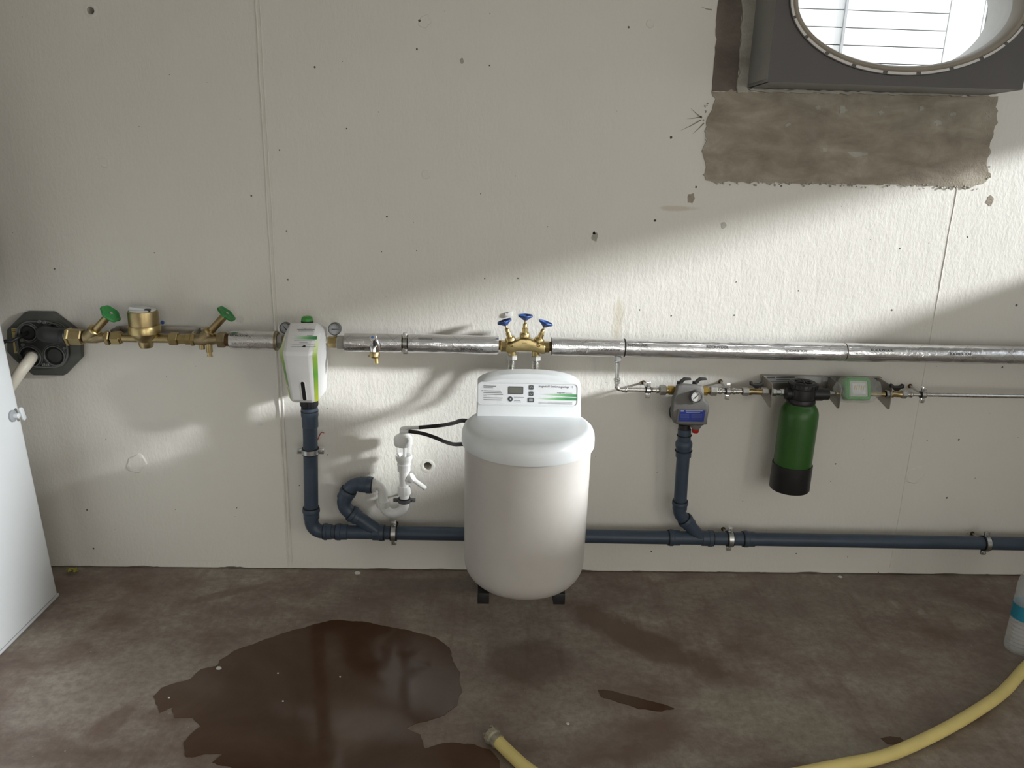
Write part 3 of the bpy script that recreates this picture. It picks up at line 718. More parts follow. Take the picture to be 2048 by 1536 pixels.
vb = slant_valve(385, 440, (.68, -.02, .73), (452.5, 628), 'brass slanted valve with green handwheel right of the water meter', 1)
MB().hexa(M1(436), M1(452), .0275).build('hex_end', 'bronze_cast', vb)
MB().cyl(M1(450), M1(461), .0215, 24).build('thread_end', 'thread_brown', vb)
dr = MB().cyl(M1(418, -.004, -.012), M1(418, -.004, -.042), .0105, 18).build('drain_nozzle', 'brass', vb)
MB().cyl(M1(418, -.004, -.040), M1(418, -.004, -.056), .0075, 16).build('drain_tip', 'brass_clean', dr)
MB().box(M1(418, -.004, -.056), (.020, .004, .004)).build('drain_key', 'brass_clean', dr, bevel=.001)
MB().cyl(M1(403, 0, -.012), M1(403, 0, -.034), .009, 16).build('test_plug', 'brass', vb)

# ---------------------------------------------------------------- water meter
mt = thing('water_meter', M1(291), 'brass water meter with white register cap between two green wheeled valves', 'water meter')
MB().cyl(M1(243), M1(345), .0145, 24).build('meter_tube', 'brass', mt)
c = M1(291)
zz = lambda y: at(291, y, YA-.01).z-ZA
body = MB().lathe(c, EZ, [(0, zz(696)), (.020, zz(696)), (.023, zz(691)), (.024, zz(684)), (.034, zz(678)), (.043, zz(671)), (.045, zz(667))], 40).build('lower_body', 'brass', mt)
MB().lathe(c, EZ, [(.045, zz(668)), (.0505, zz(667)), (.051, zz(654)), (.0485, zz(651)), (.046, zz(651))], 40).build('clamp_ring', 'brass_clean', mt)
MB().lathe(c, EZ, [(.0475, zz(653)), (.0475, zz(626)), (.0465, zz(623)), (.043, zz(622)), (.042, zz(624)), (0, zz(624))], 40).build('upper_body', 'brass', mt)
cap = MB().lathe(c, EZ, [(.0415, zz(625)), (.0415, zz(620)), (.038, zz(619)), (0, zz(619))], 36).build('register_cap', 'white_plastic', mt)
MB().box(c+V((-.008, -.004, zz(617))), (.05, .045, .009), Matrix.Rotation(.12, 3, 'Y')).build('register_flap', 'door_grey', cap, bevel=.002)
MB().box(c+V((.026, -.022, zz(619.5))), (.018, .012, .010)).build('reader_socket', 'black_plastic', cap, bevel=.001)
for (x0, x1, R) in ((214, 222, .0255), (223, 243, .0235), (240, 246, .0195)): MB().hexa(M1(x0), M1(x1), R).build('union_nut', 'brass_clean', mt)
for (x0, x1, R) in ((339, 357, .0225), (356, 372, .0165), (371, 384, .0195), (383, 391, .0235)): MB().hexa(M1(x0), M1(x1), R).build('union_nut', 'brass_clean', mt)
br = thing('meter_bracket', M1(330, .05, .0), 'flat steel mounting rail on the wall behind the water meter', 'bracket')
pz = at(340, 661, -.05)
MB().prism([at(x, y, -.035) for x, y in ((232, 652), (262, 650), (410, 655), (410, 670), (262, 672), (226, 666))], (0, -.004, 0)).build('rail', 'bracket_steel', br, bevel=.001)
for x in (222, 388):
    MB().box(M1(x, .03, .004), (.005, .07, .045)).build('saddle', 'bracket_steel', br, bevel=.001)
    MB().cyl(M1(x+20, .062, .012), M1(x+20, .098, .012), .006, 10).build('standoff', 'bracket_steel', br)

# ---------------------------------------------------------------- foil-wrapped insulation sleeves
def sleeve(px0, px1, label, texts=(), R=.0318, open0=True, xr=None):
    x0, x1 = X1(px0), (xr if xr else X1(px1)); L = x1-x0; n = max(6, int(L/.009)); seg = 44
    mb = MB(); rings = []; o = V(((x0+x1)/2, YA, ZA))
    for i in range(n+1):
        x = x0+L*i/n; rr = []
        for k in range(seg):
            th = 2*PI*k/seg; q = R+.0011*mnoise.noise(V((x*26, math.cos(th)*2.2, math.sin(th)*2.2)))+.0005*mnoise.noise(V((x*90, math.cos(th)*5, math.sin(th)*5)))
            if i in (0, n): q -= .0008
            rr.append(V((x, YA+q*math.cos(th), ZA+q*math.sin(th))))
        rings.append(rr)
    mb.loft(rings, False, False)
    ob = mb.build('pipe_insulation', 'foil', origin=o, thing=(label, 'insulation', 'foil insulation sleeves on the main pipe'), ang=60)
    me = ob.data; uv = me.uv_layers.new(name='UVMap')
    for pl in me.polygons:
        th0 = None
        for li in pl.loop_indices:
            v_ = me.vertices[me.loops[li].vertex_index].co; th = math.atan2(v_.z, v_.y)
            if th0 is None: th0 = th
            if th-th0 > PI: th -= 2*PI
            if th-th0 < -PI: th += 2*PI
            uv.data[li].uv = (v_.x+px0*.013, th*R)
    for x in (x0, x1):
        s_ = .0012 if x == x0 else -.0012
        MB().lathe(V((x+s_, YA, ZA)), EX, [(.0145, 0), (R-.0012, 0), (R-.0012, s_), (.0145, s_)], 40).build('wool_end', 'wool', ob)
    for (px, ang, body, size, flip) in texts:
        X0 = X1(px); a0 = math.radians(ang); RR = R+.0014; sg = -1 if flip else 1
        def bend(x, y, X0=X0, a0=a0, RR=RR, sg=sg):
            a = a0+sg*y/RR; return V((X0+sg*x, YA-RR*math.cos(a), ZA+RR*math.sin(a)))
        text_mesh(body, size, (0, 0, 0), EX, EZ, 'print_black', ob, 'lettering', bend=bend)
    return ob
sleeve(462, 556, 'short foil insulation sleeve left of the white filter housing', [(500, 48, 'ROCKWOOL', .010, True)])
sleeve(690, 804, 'foil insulation sleeve behind the chrome drain tap', [(731, -22, 'ROCKWOOL', .012, True)])
sleeve(817, 997, 'foil insulation sleeve between the tap and the brass bypass valve', [(967, -8, 'ROCKWOOL', .0130, True), (838, 40, 'ROCKWOOL', .008, False)])
sleeve(1103, 1246.5, 'foil insulation sleeve directly right of the brass bypass valve', [(1237, 6, 'ROCKWOOL', .0130, True)])
sleeve(1249.5, 1687, 'longest foil insulation sleeve above the grey system separator', [(1252, 24, 'KLIMAROCK', .012, False), (1407, 20, 'ROCKWOOL', .0130, False), (1607, 22, 'ROCKWOOL', .0130, True)])
sleeve(1689, 2060, 'foil insulation sleeve running out of the picture on the right', [(1733, 22, 'ROCKWOOL', .0130, False), (1931, 24, 'ROCKWOOL', .0130, True)], xr=2.6)
mp = MB().cyl(M1(461), V((2.615, YA, ZA)), .0138, 20).build('main_water_pipe', 'steel', thing=('steel water pipe inside the foil sleeves', 'pipe'), origin=M1(1100))
clamp(M1(810.5), EX, .0142, 'pipe clamp in the dark gap between two foil sleeves', lugdir=EZ, rod_to=V((X1(810.5), 0, ZA)), w_=.016)
MB().lathe(M1(1248), EX, [(.0315, -.002), (.0315, .002), (.025, .002)], 36).build('sleeve_joint', 'black_rubber', bpy.data.objects['main_water_pipe'])

# ---------------------------------------------------------------- white backwash filter
ft = thing('water_filter', M1(615), 'white backwash filter housing with green stripes and green cap', 'water filter')
for (x0, x1, R, m_) in ((551, 555, .0335, 'bronze_cast'), (555, 567, .0245, 'nut_grey'), (566, 577, .0205, 'brass_clean'), (656, 675, .0205, 'brass_clean'), (674, 690, .0235, 'nut_grey')):
    (MB().cyl(M1(x0), M1(x1), R, 28) if R > .03 else MB().hexa(M1(x0), M1(x1), R)).build('union_nut', m_, ft)
FX = X1(614)+.004
zt, zb_, zm = at(615, 647, -.16).z, at(615, 804, -.205).z, at(605, 707, -.262).z
lv = [  # z, front half-width, front y, stripe start hw, stripe y, stripe end hw, y, side hw, side y, back y
    (zt+.000, .043, -.150), (zt-.030, .0405, -.150-.106*.030/(zt-zm-.004)), (zm+.004, .0355, -.256), (zm-.008, .0345, -.262), (zm-.09, .032, -.240), (zb_+.012, .0305, -.222), (zb_, .0295, -.212)]
rings = []
sidew = [.046, .058, .0625, .062, .056, .0495, .0475]
for (z, fw, fy), sw in zip(lv, sidew):
    half = [(fw, fy), (fw+(sw-fw)*.40, fy+.009), (fw+(sw-fw)*.92, fy+.027), (sw, fy+.062 if fy < -.2 else fy+.045), (sw, -.075), (sw*.85, -.05)]
    zz_ = [z, z, z, z, z, z] if z < zt-.001 else [z, z-.002, z-.008, z-.016, z-.024, z-.027]
    rings.append([V((FX+x, y, q)) for (x, y), q in zip(half, zz_)]+[V((FX-x, y, q)) for (x, y), q in reversed(list(zip(half, zz_)))])
hs = MB().loft(rings).build('housing', 'white_plastic', ft, bevel=.0022, seg=2, ang=25)
for sgn in (1, -1):            # green bands, slightly proud of the chamfer
    A = []; 
    for i in range(1, len(rings)):
        r_ = rings[i]; a, b = (r_[1], r_[2]) if sgn > 0 else (r_[10], r_[9])
        nrm = V((sgn*.62, -.78, 0)); A.append((a.lerp(b, .08)+nrm*.0008, a.lerp(b, .92)+nrm*.0008))
    mb = MB(); mb.loft([[p for p, _ in A], [q for _, q in A]], False, False, closed=False)
    g = mb.build('green_band', 'green_gradient', ft, ang=60); me = g.data; uv = me.uv_layers.new(name='UVMap')
    zs_ = [v_.co.z for v_ in me.vertices]; z0, z1 = min(zs_), max(zs_)
    for lp in me.loops: uv.data[lp.index].uv = (.5, (me.vertices[lp.vertex_index].co.z-z0)/(z1-z0))
cp = MB().lathe(V((FX+.004, -.118, zt-.022)), EZ, [(0, 0), (.0205, 0), (.0205, .022), (0, .022)], 32).build('cap_ring', 'black_plastic', ft)
ztop = at(623, 631, -.118).z
MB().lathe(V((FX+.004, -.118, zt+.000)), EZ, [(0, 0), (.0205, 0), (.0185, (ztop-zt)*.55), (.0165, ztop-zt-.006), (.013, ztop-zt-.003), (0, ztop-zt-.003)], 10).build('green_cap', 'green_cap', ft, bevel=.0015)
# prints on the sloping upper face
fo = V((FX, (lv[1][2]+lv[2][2])/2, (lv[1][0]+lv[2][0])/2)); ft_up = V((0, lv[1][2]-lv[2][2], lv[1][0]-lv[2][0])).normalized(); ft_n = EX.cross(ft_up).normalized()
if ft_n.y > 0: ft_n = -ft_n
fo = fo+ft_n*.0007
def fpt(x, y): return onplane(x, y, fo, ft_n)
def bar(x0, x1, y, parent, pt, n_, t_=.0011, m_='print_grey', slope=0.0):
    a, b = pt(x0, y), pt(x1, y+slope*(x1-x0)); up = n_.cross((b-a).normalized()).normalized()*t_*.5
    return MB().prism([a-up, b-up, b+up, a+up], n_*.0002).build('print_line', m_, parent, flat=True)
text_mesh('magnetic', .0068, fpt(602.5, 657), EX, ft_up, 'print_black', hs, width=(fpt(622, 656)-fpt(602.5, 656)).length)
bar(594.5, 629, 659, hs, fpt, ft_n, .0026); bar(597, 626, 662, hs, fpt, ft_n, .0013); bar(614, 625, 670.6, hs, fpt, ft_n, .0012)
q = [fpt(585, 672.5), fpt(634.5, 672.5), fpt(633.5, 679), fpt(584, 677.5)]
sw = MB().prism(q, ft_n*.0003).build('print_band', 'green_swoosh', hs, flat=True); uv = sw.data.uv_layers.new(name='UVMap')
for lp in sw.data.loops: uv.data[lp.index].uv = ((sw.data.vertices[lp.vertex_index].co.x+W[sw].x-q[3].x)/(q[1].x-q[3].x), .5)
for (x0, x1, y, t_) in ((588, 630, 680.5, .001), (599, 615, 685.5, .0014), (583.5, 631, 688, .0012), (583, 631.5, 693.6, .0014)): bar(x0, x1, y, hs, fpt, ft_n, t_)
MB().prism([fpt(603, 693.6), fpt(608, 690.6), fpt(611, 690.8), fpt(611, 694.8), fpt(608, 694.8)], ft_n*.0003).build('print_mark', 'print_black', hs, flat=True)
# slot in the lower front
def frontY(z):
    for (z1, _, y1), (z0, _, y0) in zip(lv[3:], lv[4:]):
        if z0 <= z <= z1: return y0+(y1-y0)*(z-z0)/(z1-z0)
    return lv[-1][2]
za, zbb = at(608, 762, -.23).z, at(610.5, 800, -.215).z
xs0 = at(608, 780, -.222).x
def slot(hw, lift, e):
    pts = []
    for k in range(9): a = PI*k/8; z = za-hw+hw*math.sin(a)*1.0+e*0; pts.append(V((xs0+hw*math.cos(a), frontY(z)-lift, z)))
    for k in range(9): a = PI+PI*k/8; z = zbb+hw+hw*math.sin(a); pts.append(V((xs0+.001+hw*math.cos(a), frontY(z)-lift, z)))
    return pts
MB().loft([slot(.0082, -.002, 0), slot(.0082, .0014, 0), slot(.0062, .0016, 0), slot(.0060, -.002, 0)], False, False).build('slot_rim', 'white_plastic', ft)
MB().loft([slot(.0062, -.001, 0), slot(.0062, .0010, 0)], False, True).build('sight_slot', 'hole_black', ft, flat=True)
# gauges
def gauge(px, py, r_px, parent, Y, na, face='gauge_face', rim='gauge_grey', stem=True):
    c = at(px, py, Y); R = r_px/610
    g = MB().lathe(c, EN, [(0, -.012), (R*.9, -.012), (R, -.008), (R, .010), (R*.93, .012), (R*.88, .0105), (R*.88, .007)], 36).build('pressure_gauge', rim, parent)
    MB().lathe(c, EN, [(R*.9, .0075), (0, .0075)], 36).build('dial', face, g, flat=True)
    d = V((math.cos(na), 0, math.sin(na))); s_ = V((-d.z, 0, d.x)); o = c+V((0, -.0085, 0))
    MB().prism([o-d*R*.45+s_*R*.07, o-d*R*.45-s_*R*.07, o+d*R*.7-s_*R*.02, o+d*R*.7+s_*R*.02], (0, -.0006, 0)).build('needle', 'print_black', g, flat=True)
    for k in range(9):
        a = math.radians(225-270*k/8); q = c+V((math.cos(a)*R*.72, -.0079, math.sin(a)*R*.72))
        MB().box(q, (R*.10, .0004, R*.10)).build('tick', 'print_grey', g)
    if stem:
        MB().cyl(c+V((0, .002, -R*.9)), V((c.x, YA, ZA+.012)), .0062, 14).build('stem', 'brass', g)
    return g
gauge(571.5, 655.5, 11.5, ft, -.105, 2.2); gauge(670, 657.5, 13, ft, -.105, .02)
zc0, zc1 = at(618, 803, -.165).z, at(618, 833, -.13).z
CX = at(619, 820, -.12).x; CY = -.12
nk = MB().lathe(V((CX, CY, zb_-.046)), EZ, [(0, 0), (.0265, 0), (.030, .010), (.0305, .050), (0, .050)], 72, mod=lambda t, r, h: 1+.03*(1 if math.sin(18*t) > 0 else -1)*(1 if .008 < h < .049 else 0)).build('knurled_socket', 'black_plastic', ft, ang=50)

# ---------------------------------------------------------------- chrome drain tap
tp = thing('drain_tap', M1(751, -.04), 'chrome drain tap with blue dot and brass hose connector', 'tap')
tx = X1(751); q = V((tx, YA-.030, ZA+.002))
MB().tube(fillet([V((tx, YA-.012, ZA)), q+V((0, -.030, 0)), at(748, 712, -.165)], .012, 6), .0095, 18).build('spout', 'chrome', tp)
k = at(750.5, 675, -.16)
MB().cyl(V((tx, YA-.030, ZA+.002)), V((tx, YA-.052, ZA+.004)), .0125, 20).build('valve_body', 'chrome', tp)
kb = MB().lathe(at(746.5, 675, -.165), V((-.2, -1, .28)), [(0, -.012), (.010, -.012), (.0135, -.004), (.0135, .004), (.011, .008), (0, .0085)], 26).build('knob', 'chrome', tp)
MB().lathe(at(746.5, 675, -.165), V((-.2, -1, .28)), [(.0042, .0084), (.0042, .0095), (0, .0096)], 16).build('blue_dot', 'blue_dot', kb)
MB().prism([at(x, y, -.150) for x, y in ((751, 676), (757, 678), (762, 700), (758, 702), (753, 690), (750, 690))], (0, -.010, 0)).build('lever', 'chrome', tp, bevel=.002)
MB().box(at(748.5, 686, -.172), (.008, .004, .022)).build('valve_gap', 'black_plastic', tp, bevel=.001)
MB().prism([at(x, y, -.142) for x, y in ((757, 684), (761, 698), (756, 701))], (0, -.008, 0)).build('escutcheon', 'black_plastic', tp, bevel=.001)
hc = at(749.5, 706, -.165)
MB().lathe(hc, (0, -.1, -1), [(0, -.004), (.0145, -.004), (.0165, 0), (.0165, .012), (.013, .016), (0, .016)], 12).build('hose_nut', 'brass_clean', tp)
MB().cyl(hc+V((.003, -.001, -.014)), hc+V((.006, -.003, -.034)), .0095, 18, .0085).build('hose_tail', 'brass_clean', tp)
MB().box(hc+V((-.017, -.002, -.010)), (.012, .004, .004)).build('wing', 'brass_clean', tp, bevel=.001)

# ---------------------------------------------------------------- brass bypass valve with three blue wheels
bp = thing('bypass_valve', M1(1050), 'brass bypass valve block with three blue handwheels above the softener', 'valve')
bx = lambda px, py, Y=-.10: at(px, py, Y)
out_px = [(1012, 683), (1020, 681), (1031, 676), (1040, 672), (1060, 673), (1069, 678), (1080, 683), (1090, 686), (1091, 702), (1082, 703.5), (1067, 698.5), (1032, 697.5), (1020, 703), (1012, 701)]
MB().prism([bx(x, y, -.082) for x, y in out_px], (0, -.04, 0)).build('body', 'brass_clean', bp, bevel=.006, seg=3)
MB().hexa(M1(1001, 0, -.002), M1(1015, 0, -.002), .0205).build('hex_port', 'brass_clean', bp); MB().hexa(M1(1085, 0, -.002), M1(1099, 0, -.002), .0205).build('hex_port', 'brass_clean', bp)
MB().cyl(M1(996), M1(1002), .0165, 22).build('thread', 'thread_brown', bp); MB().cyl(M1(1098), M1(1104), .0165, 22).build('thread', 'thread_brown', bp)
def stem(base, top, parent):
    base, top = V(base), V(top); ax = (top-base).normalized(); L = (top-base).length
    MB().lathe(base-ax*.004, ax, [(0, 0), (.0175, 0), (.0175, .010), (.0155, .013), (0, .013)], 28).build('bonnet', 'brass_clean', parent)
    MB().lathe(base, ax, [(0, .006), (.0098, .006), (.0098, L*.38), (.0075, L*.40), (.0075, L*.58), (.0058, L*.62), (.0036, L*.64), (.0036, L), (0, L)], 12).build('stem', 'brass_clean', parent)
    wheel(top, ax, .0255, 'blue_wheel', parent, lobes=6, dish=.010, amp=.06)
stem(bx(1049.5, 671), bx(1051, 632), bp)
stem(bx(1021, 679), bx(1009, 643), bp)
stem(bx(1078, 681), bx(1091.5, 645.5), bp)
for x in (1023, 1077):
    MB().lathe(bx(x, 690, -.122), EN, [(.0065, -.006), (.0065, .006), (.0045, .0068), (.0040, .001), (0, .001)], 16).build('test_port', 'brass_clean', bp)
MB().box(bx(1049, 686.5, -.1225), (.016, .001, .0018)).build('cast_arrow', 'brass', bp)
hoses = []
for i, (xa_, ya_, xb_) in enumerate(((1024.5, 705, 1022), (1071.5, 706, 1072))):
    a = bx(xa_, ya_-6); b = bx(xa_, ya_+8)
    MB().cyl(a, b, .0135, 24).build('outlet', 'brass_clean', bp)
    h = thing('flexible_hose', bx(xa_, 715), 'corrugated steel hose under the %s blue wheel' % ('left' if i == 0 else 'right'), 'hose', 'steel hoses of the softener')
    MB().hexa(bx(xa_, ya_+5), bx(xa_-.2, ya_+15), .0185).build('nut', 'nut_grey', h)
    p0 = bx(xa_-.2, ya_+15); p1 = bx(xb_-.6, 742, -.115)
    pts = [p0.lerp(p1, t/60) for t in range(60)]+spline([p1, p1+V((0, -.03, -.05)), V((p1.x, -.285, .765))], 12)[1:]
    MB().tube(pts, lambda L: .0105+.0016*math.sin(L*2*PI/.0042), 18).build('corrugated_tube', 'steel', h, ang=70)

# ---------------------------------------------------------------- water softener
KS = .936                                     # the tank stands clear of the pipes: nearer and a little smaller than a first guess at y = -.30
def ZS(z): return CAMZ-KS*(CAMZ-z)
def YS(y): return -DIST+KS*(y+DIST)
SX, SY = .146*KS, YS(-.30)
sf = thing('water_softener', (SX, SY, ZS(.15)), 'cream cylindrical water softener tank with pale grey lid and control panel', 'water softener')
sc_r = lambda P: [(r*KS, ZS(z)) for r, z in P]
prof = [(0, .150), (.13, .150)]
for k in range(1, 9): a = PI/2*k/8; prof.append((.136+.066*math.sin(a), .150+.075*(1-math.cos(a))))
prof += [(.2032, .30), (.2045, .45), (.2052, .60), (.2052, .645), (.198, .645)]
MB().lathe((SX, SY, 0), EZ, sc_r(prof), 72).build('tank', 'tank_plastic', sf, ang=60)
lidp = [(.199, .640), (.2135, .636), (.2150, .639), (.2150, .662), (.2135, .676), (.2080, .690), (.1985, .6985), (.186, .7015), (.12, .7030), (0, .7030)]
MB().lathe((SX, SY, 0), EZ, sc_r(lidp), 72).build('lid', 'lid_plastic', sf, ang=60)
HX = .1505*KS; HB = ZS(.699)
def head_ring(Y, zlo, hw, zside, zpk, pw):
    pts = [V((HX-hw, Y, zlo)), V((HX+hw, Y, zlo))]; n_ = 26
    for k in range(n_+1):
        u = 1-2*k/n_; x = HX+hw*.985*u*(1-.0); z = zside+(zpk-zside)*(1-abs(u)**pw)**(.62); pts.append(V((x, Y, z)))
    return pts
zf, zk = at(1055, 762, YS(-.212)).z, at(1055, 738.5, YS(-.145)).z
def lean_ring(Y0, lean, zlo, hw, zside, zpk, pw):
    r = head_ring(Y0, zlo, hw, zside, zpk, pw)
    for p in r: p.y = Y0+lean*(p.z-zlo)
    return r
FY0, FLEAN = YS(-.236), .26
rings = [lean_ring(FY0, FLEAN, HB, .1700*KS, zf-.020, zf+.004, 3.2), lean_ring(FY0+.006, FLEAN, HB, .1735*KS, zf-.018, zf+.010, 2.9), head_ring(YS(-.190), HB, .1745*KS, zf-.014, (zf+zk)/2+.006, 2.5), head_ring(YS(-.150), HB, .1745*KS, zf-.012, zk, 2.3), head_ring(YS(-.125), HB, .172*KS, zf-.014, zk-.004, 2.3), head_ring(YS(-.115), HB, .168*KS, zf-.02, zk-.014, 2.3)]
hd = MB().loft(rings).build('control_head', 'lid_plastic', sf, ang=32)
po = V((HX, FY0, HB)); pup = V((0, FLEAN, 1)).normalized(); pn = EX.cross(pup).normalized()
if pn.y > 0: pn = -pn
def ppt(x, y, lift=.0008): return onplane(x, y, po+pn*lift, pn)
tl, tr, brr, bl = ppt(958, 765), ppt(1155, 770), ppt(1154, 812.5), ppt(957.5, 806.5)
pc = (tl+tr+brr+bl)/4; pw_ = ((tr-tl).length+(brr-bl).length)/2; ph_ = ((tl-bl).length+(tr-brr).length)/2
frm = MB().loft([rrect(pc-pn*.002, EX, pup, pw_+.008, ph_+.008, .013), rrect(pc+pn*.0012, EX, pup, pw_+.007, ph_+.007, .0125), rrect(pc+pn*.0016, EX, pup, pw_+.001, ph_+.001, .011), rrect(pc-pn*.001, EX, pup, pw_, ph_, .011)], False, False).build('panel_frame', 'lid_plastic', sf)
pan = MB().prism(rrect(pc-pn*.001, EX, pup, pw_, ph_, .011), pn*.0008).build('control_panel', 'panel_white', sf, flat=True)
L1 = .0004
def pp(x, y): return ppt(x, y, .0010)
def pquad(x0, y0, x1, y1, r=.0015, z=.0006, name='x', m_='button_grey', par=None):
    a, b = pp(x0, y0), pp(x1, y1); c = (a+b)/2; w_ = abs((b-a).dot(EX)); h_ = abs((b-a).dot(pup))
    return MB().prism(rrect(c, EX, pup, w_, h_, min(r, h_*.45)), pn*z).build(name, m_, par or pan, flat=True)
dsp = pquad(1016.5, 772.6, 1046.5, 788.8, .003, .0008, 'display', 'button_grey', sf)
a = pp(1018.3, 774.6); b = pp(1044.8, 786.8)
MB().prism(rrect((a+b)/2+pn*.0009, EX, pup, abs((b-a).x), abs((b-a).dot(pup)), .001), pn*.0003).build('lcd', 'lcd', dsp, flat=True)
for (x0, y0, x1, y1, ic) in ((1058, 770.2, 1067, 779.6, 'up'), (1057.8, 782.8, 1066.8, 792.2, 'down'), (1055.8, 795.3, 1068, 804.6, 'bars')):
    bt = pquad(x0, y0, x1, y1, .003, .0010, 'button', 'button_grey', sf)
    cx_, cy_ = (x0+x1)/2, (y0+y1)/2
    def q_(dx, dy): return ppt(cx_+dx, cy_+dy, .0022)
    if ic == 'bars':
        for dy in (-1.6, 1.6): MB().prism([q_(-3.5, dy-.4), q_(3.5, dy-.4), q_(3.5, dy+.4), q_(-3.5, dy+.4)], pn*.0002).build('icon', 'print_white', bt, flat=True)
    else:
        s_ = -1 if ic == 'up' else 1
        MB().prism([q_(-2.6, -s_*1.2), q_(0, s_*1.2), q_(2.6, -s_*1.2), q_(2.6, -s_*.2), q_(0, s_*2.2), q_(-2.6, -s_*.2)], pn*.0002).build('icon', 'print_white', bt, flat=True)
bt = MB().lathe(pp(1020.8, 798), pn, [(0, 0), (.0078, 0), (.0078, .0009), (.007, .0012), (0, .0012)], 24).build('button', 'button_grey', sf)
MB().lathe(ppt(1020.8, 798, .0024), pn, [(0, 0), (.0022, 0), (.0022, .0002), (0, .0002)], 12).build('icon', 'print_white', bt)
for (x0, x1, y, t_) in ((967, 992, 771.8, .0024), (967, 986, 775.2, .0015), (967, 1002, 781.4, .0024), (967, 1004, 785.2, .0016), (967, 1006, 788.6, .0016), (967, 974, 791.8, .0016), (967, 1005, 795.4, .002), (967, 1004, 799.2, .002), (1028, 1048, 794.2, .0012), (1028, 1041, 801.2, .0012), (1028, 1042, 803.6, .0012), (1131, 1144.5, 786.4, .001), (1096, 1144.5, 804.0, .0011), (1077, 1144.5, 805.6, .0009), (1077, 1144.5, 807.2, .0009)):
    bar(x0, x1, y, pan, pp, pn, t_, 'print_grey', slope=.022)
MB().prism([pp(963, 782), pp(965.2, 782), pp(964.1, 779.6)], pn*.0002).build('print_mark', 'print_black', pan, flat=True)
a = pp(1077.5, 774.2); b = pp(1145, 776.2)
text_mesh('magnetic\u00ae Enth\u00e4rtungsanlage  11', .0098, a, (b-a), pup, 'print_black', pan, width=(b-a).length)
a = pp(1114, 786.6); b = pp(1130, 787.0)
text_mesh('magnetic', .0066, a, (b-a), pup, 'print_black', pan, width=(b-a).length)
for (pts) in ([(1072, 788.2), (1100, 787.6), (1125, 787.9), (1154, 789.2), (1154, 794.2), (1135, 793.6), (1112, 791.8), (1092, 789.8)], [(1070, 797.4), (1095, 796.0), (1115, 794.9), (1135, 795.0), (1154, 795.6), (1154, 801.0), (1125, 800.5), (1100, 799.6), (1085, 798.3)]):
    P = [pp(x, y) for x, y in pts]; sw = MB().prism(P, pn*.0002).build('print_swoosh', 'green_swoosh', pan, flat=True); uv = sw.data.uv_layers.new(name='UVMap')
    x0, x1 = P[0].x, P[3].x
    for lp in sw.data.loops: uv.data[lp.index].uv = ((sw.data.vertices[lp.vertex_index].co.x+W[sw].x-x0)/(x1-x0), .5)
# stand carrying the tank
cs = thing('softener_stand', (SX, -.3, 0), 'black steel stand under the softener tank', 'stand')
zs_t = ZS(.150); arm_y0 = YS(-.415)
for x in (at(966.5, 1200, arm_y0).x, at(1118.5, 1200, arm_y0).x):
    MB().box((x, (arm_y0-.125)/2, zs_t-.0185), (.036, -arm_y0-.125, .037)).build('arm', 'black_plastic', cs, bevel=.002)
    MB().box((x, -.143, (zs_t-.037)/2), (.036, .036, zs_t-.037)).build('leg', 'black_plastic', cs, bevel=.002)
MB().box((SX, -.143, .08), (.225, .02, .03)).build('cross_rail', 'black_plastic', cs, bevel=.002)
# black drain hoses of the softener
h1 = MB().tube(spline([at(838, 855, -.105), at(862, 853, -.11), at(885, 850.5, -.12), at(908, 846, -.20), at(926, 841, -.29), V((-.01, -.35, .715)), V((.03, -.37, .715))], 8), .0068, 12).build('drain_hose', 'black_rubber', thing=('upper black rubber hose from the softener to the white trap', 'hose'))
h2 = MB().tube(spline([at(818, 862.5, -.105), at(845, 867, -.12), at(870, 875, -.135), at(890, 883.5, -.17), at(908, 888.5, -.25), at(930, 888, -.34), V((.01, -.39, .66))], 8), .0066, 12).build('drain_hose', 'black_rubber', thing=('lower black rubber hose sagging between the softener and the trap', 'hose'))

# ---------------------------------------------------------------- blue drain pipework
DY = -.08; RP = .025
def seal(mb_parent, o, ax, R=RP, name='socket', w_=.042, m_='drain_blue'):
    """push-fit socket: widened sleeve with a bead and a black seal line"""
    ax = V(ax).normalized(); o = V(o)
    MB().lathe(o-ax*w_/2, ax, [(R, 0), (R+.0032, .001), (R+.0034, w_*.55), (R+.0058, w_*.62), (R+.0060, w_*.86), (R+.0042, w_*.97), (R, w_)], 32).build(name, m_, mb_parent)
    MB().lathe(o+ax*(w_/2-.0015), ax, [(R, 0), (R+.0042, 0), (R+.0042, .0035), (R, .0035)], 32).build('seal_ring', 'black_rubber', mb_parent)
D0 = at(660, 1063.5, DY); D1 = at(2040, 1087.5, DY); dd_ = (D1-D0).normalized()
def DM(px):
    q = at(px, 1063.5+(px-660)*.0174, DY); return D0+dd_*((q.x-D0.x)/dd_.x)
dm = thing('drain_main', DM(1300), 'long blue horizontal drain pipe along the foot of the wall', 'drain pipe')
MB().tube([DM(672), D0+dd_*((2.61-D0.x)/dd_.x)], RP, 28).build('pipe', 'drain_blue', dm)
for px, s_ in ((684, -1), (757, 1), (1348, -1), (1414, 1), (1497, -1)): seal(dm, DM(px), dd_*s_)
dv = thing('drain_downpipe', at(622, 1000, DY), 'vertical blue drain pipe below the white filter', 'drain pipe')
vt = V((CX, CY, zb_-.040)); vk = at(621.5, 930, DY); ve = at(623, 1061, DY); ve.z = DM(672).z
top2 = V((at(620, 850, -.10).x, -.10, at(620, 850, -.10).z))
MB().tube(fillet([vt, at(620.3, 862, -.105), at(621, 905, -.088), V((at(621.4, 930, DY).x, DY, vk.z)), V((ve.x, DY, ve.z)), DM(676)], [.05, .08, .05, .042], 10), RP, 28).build('bent_pipe', 'drain_blue', dv)
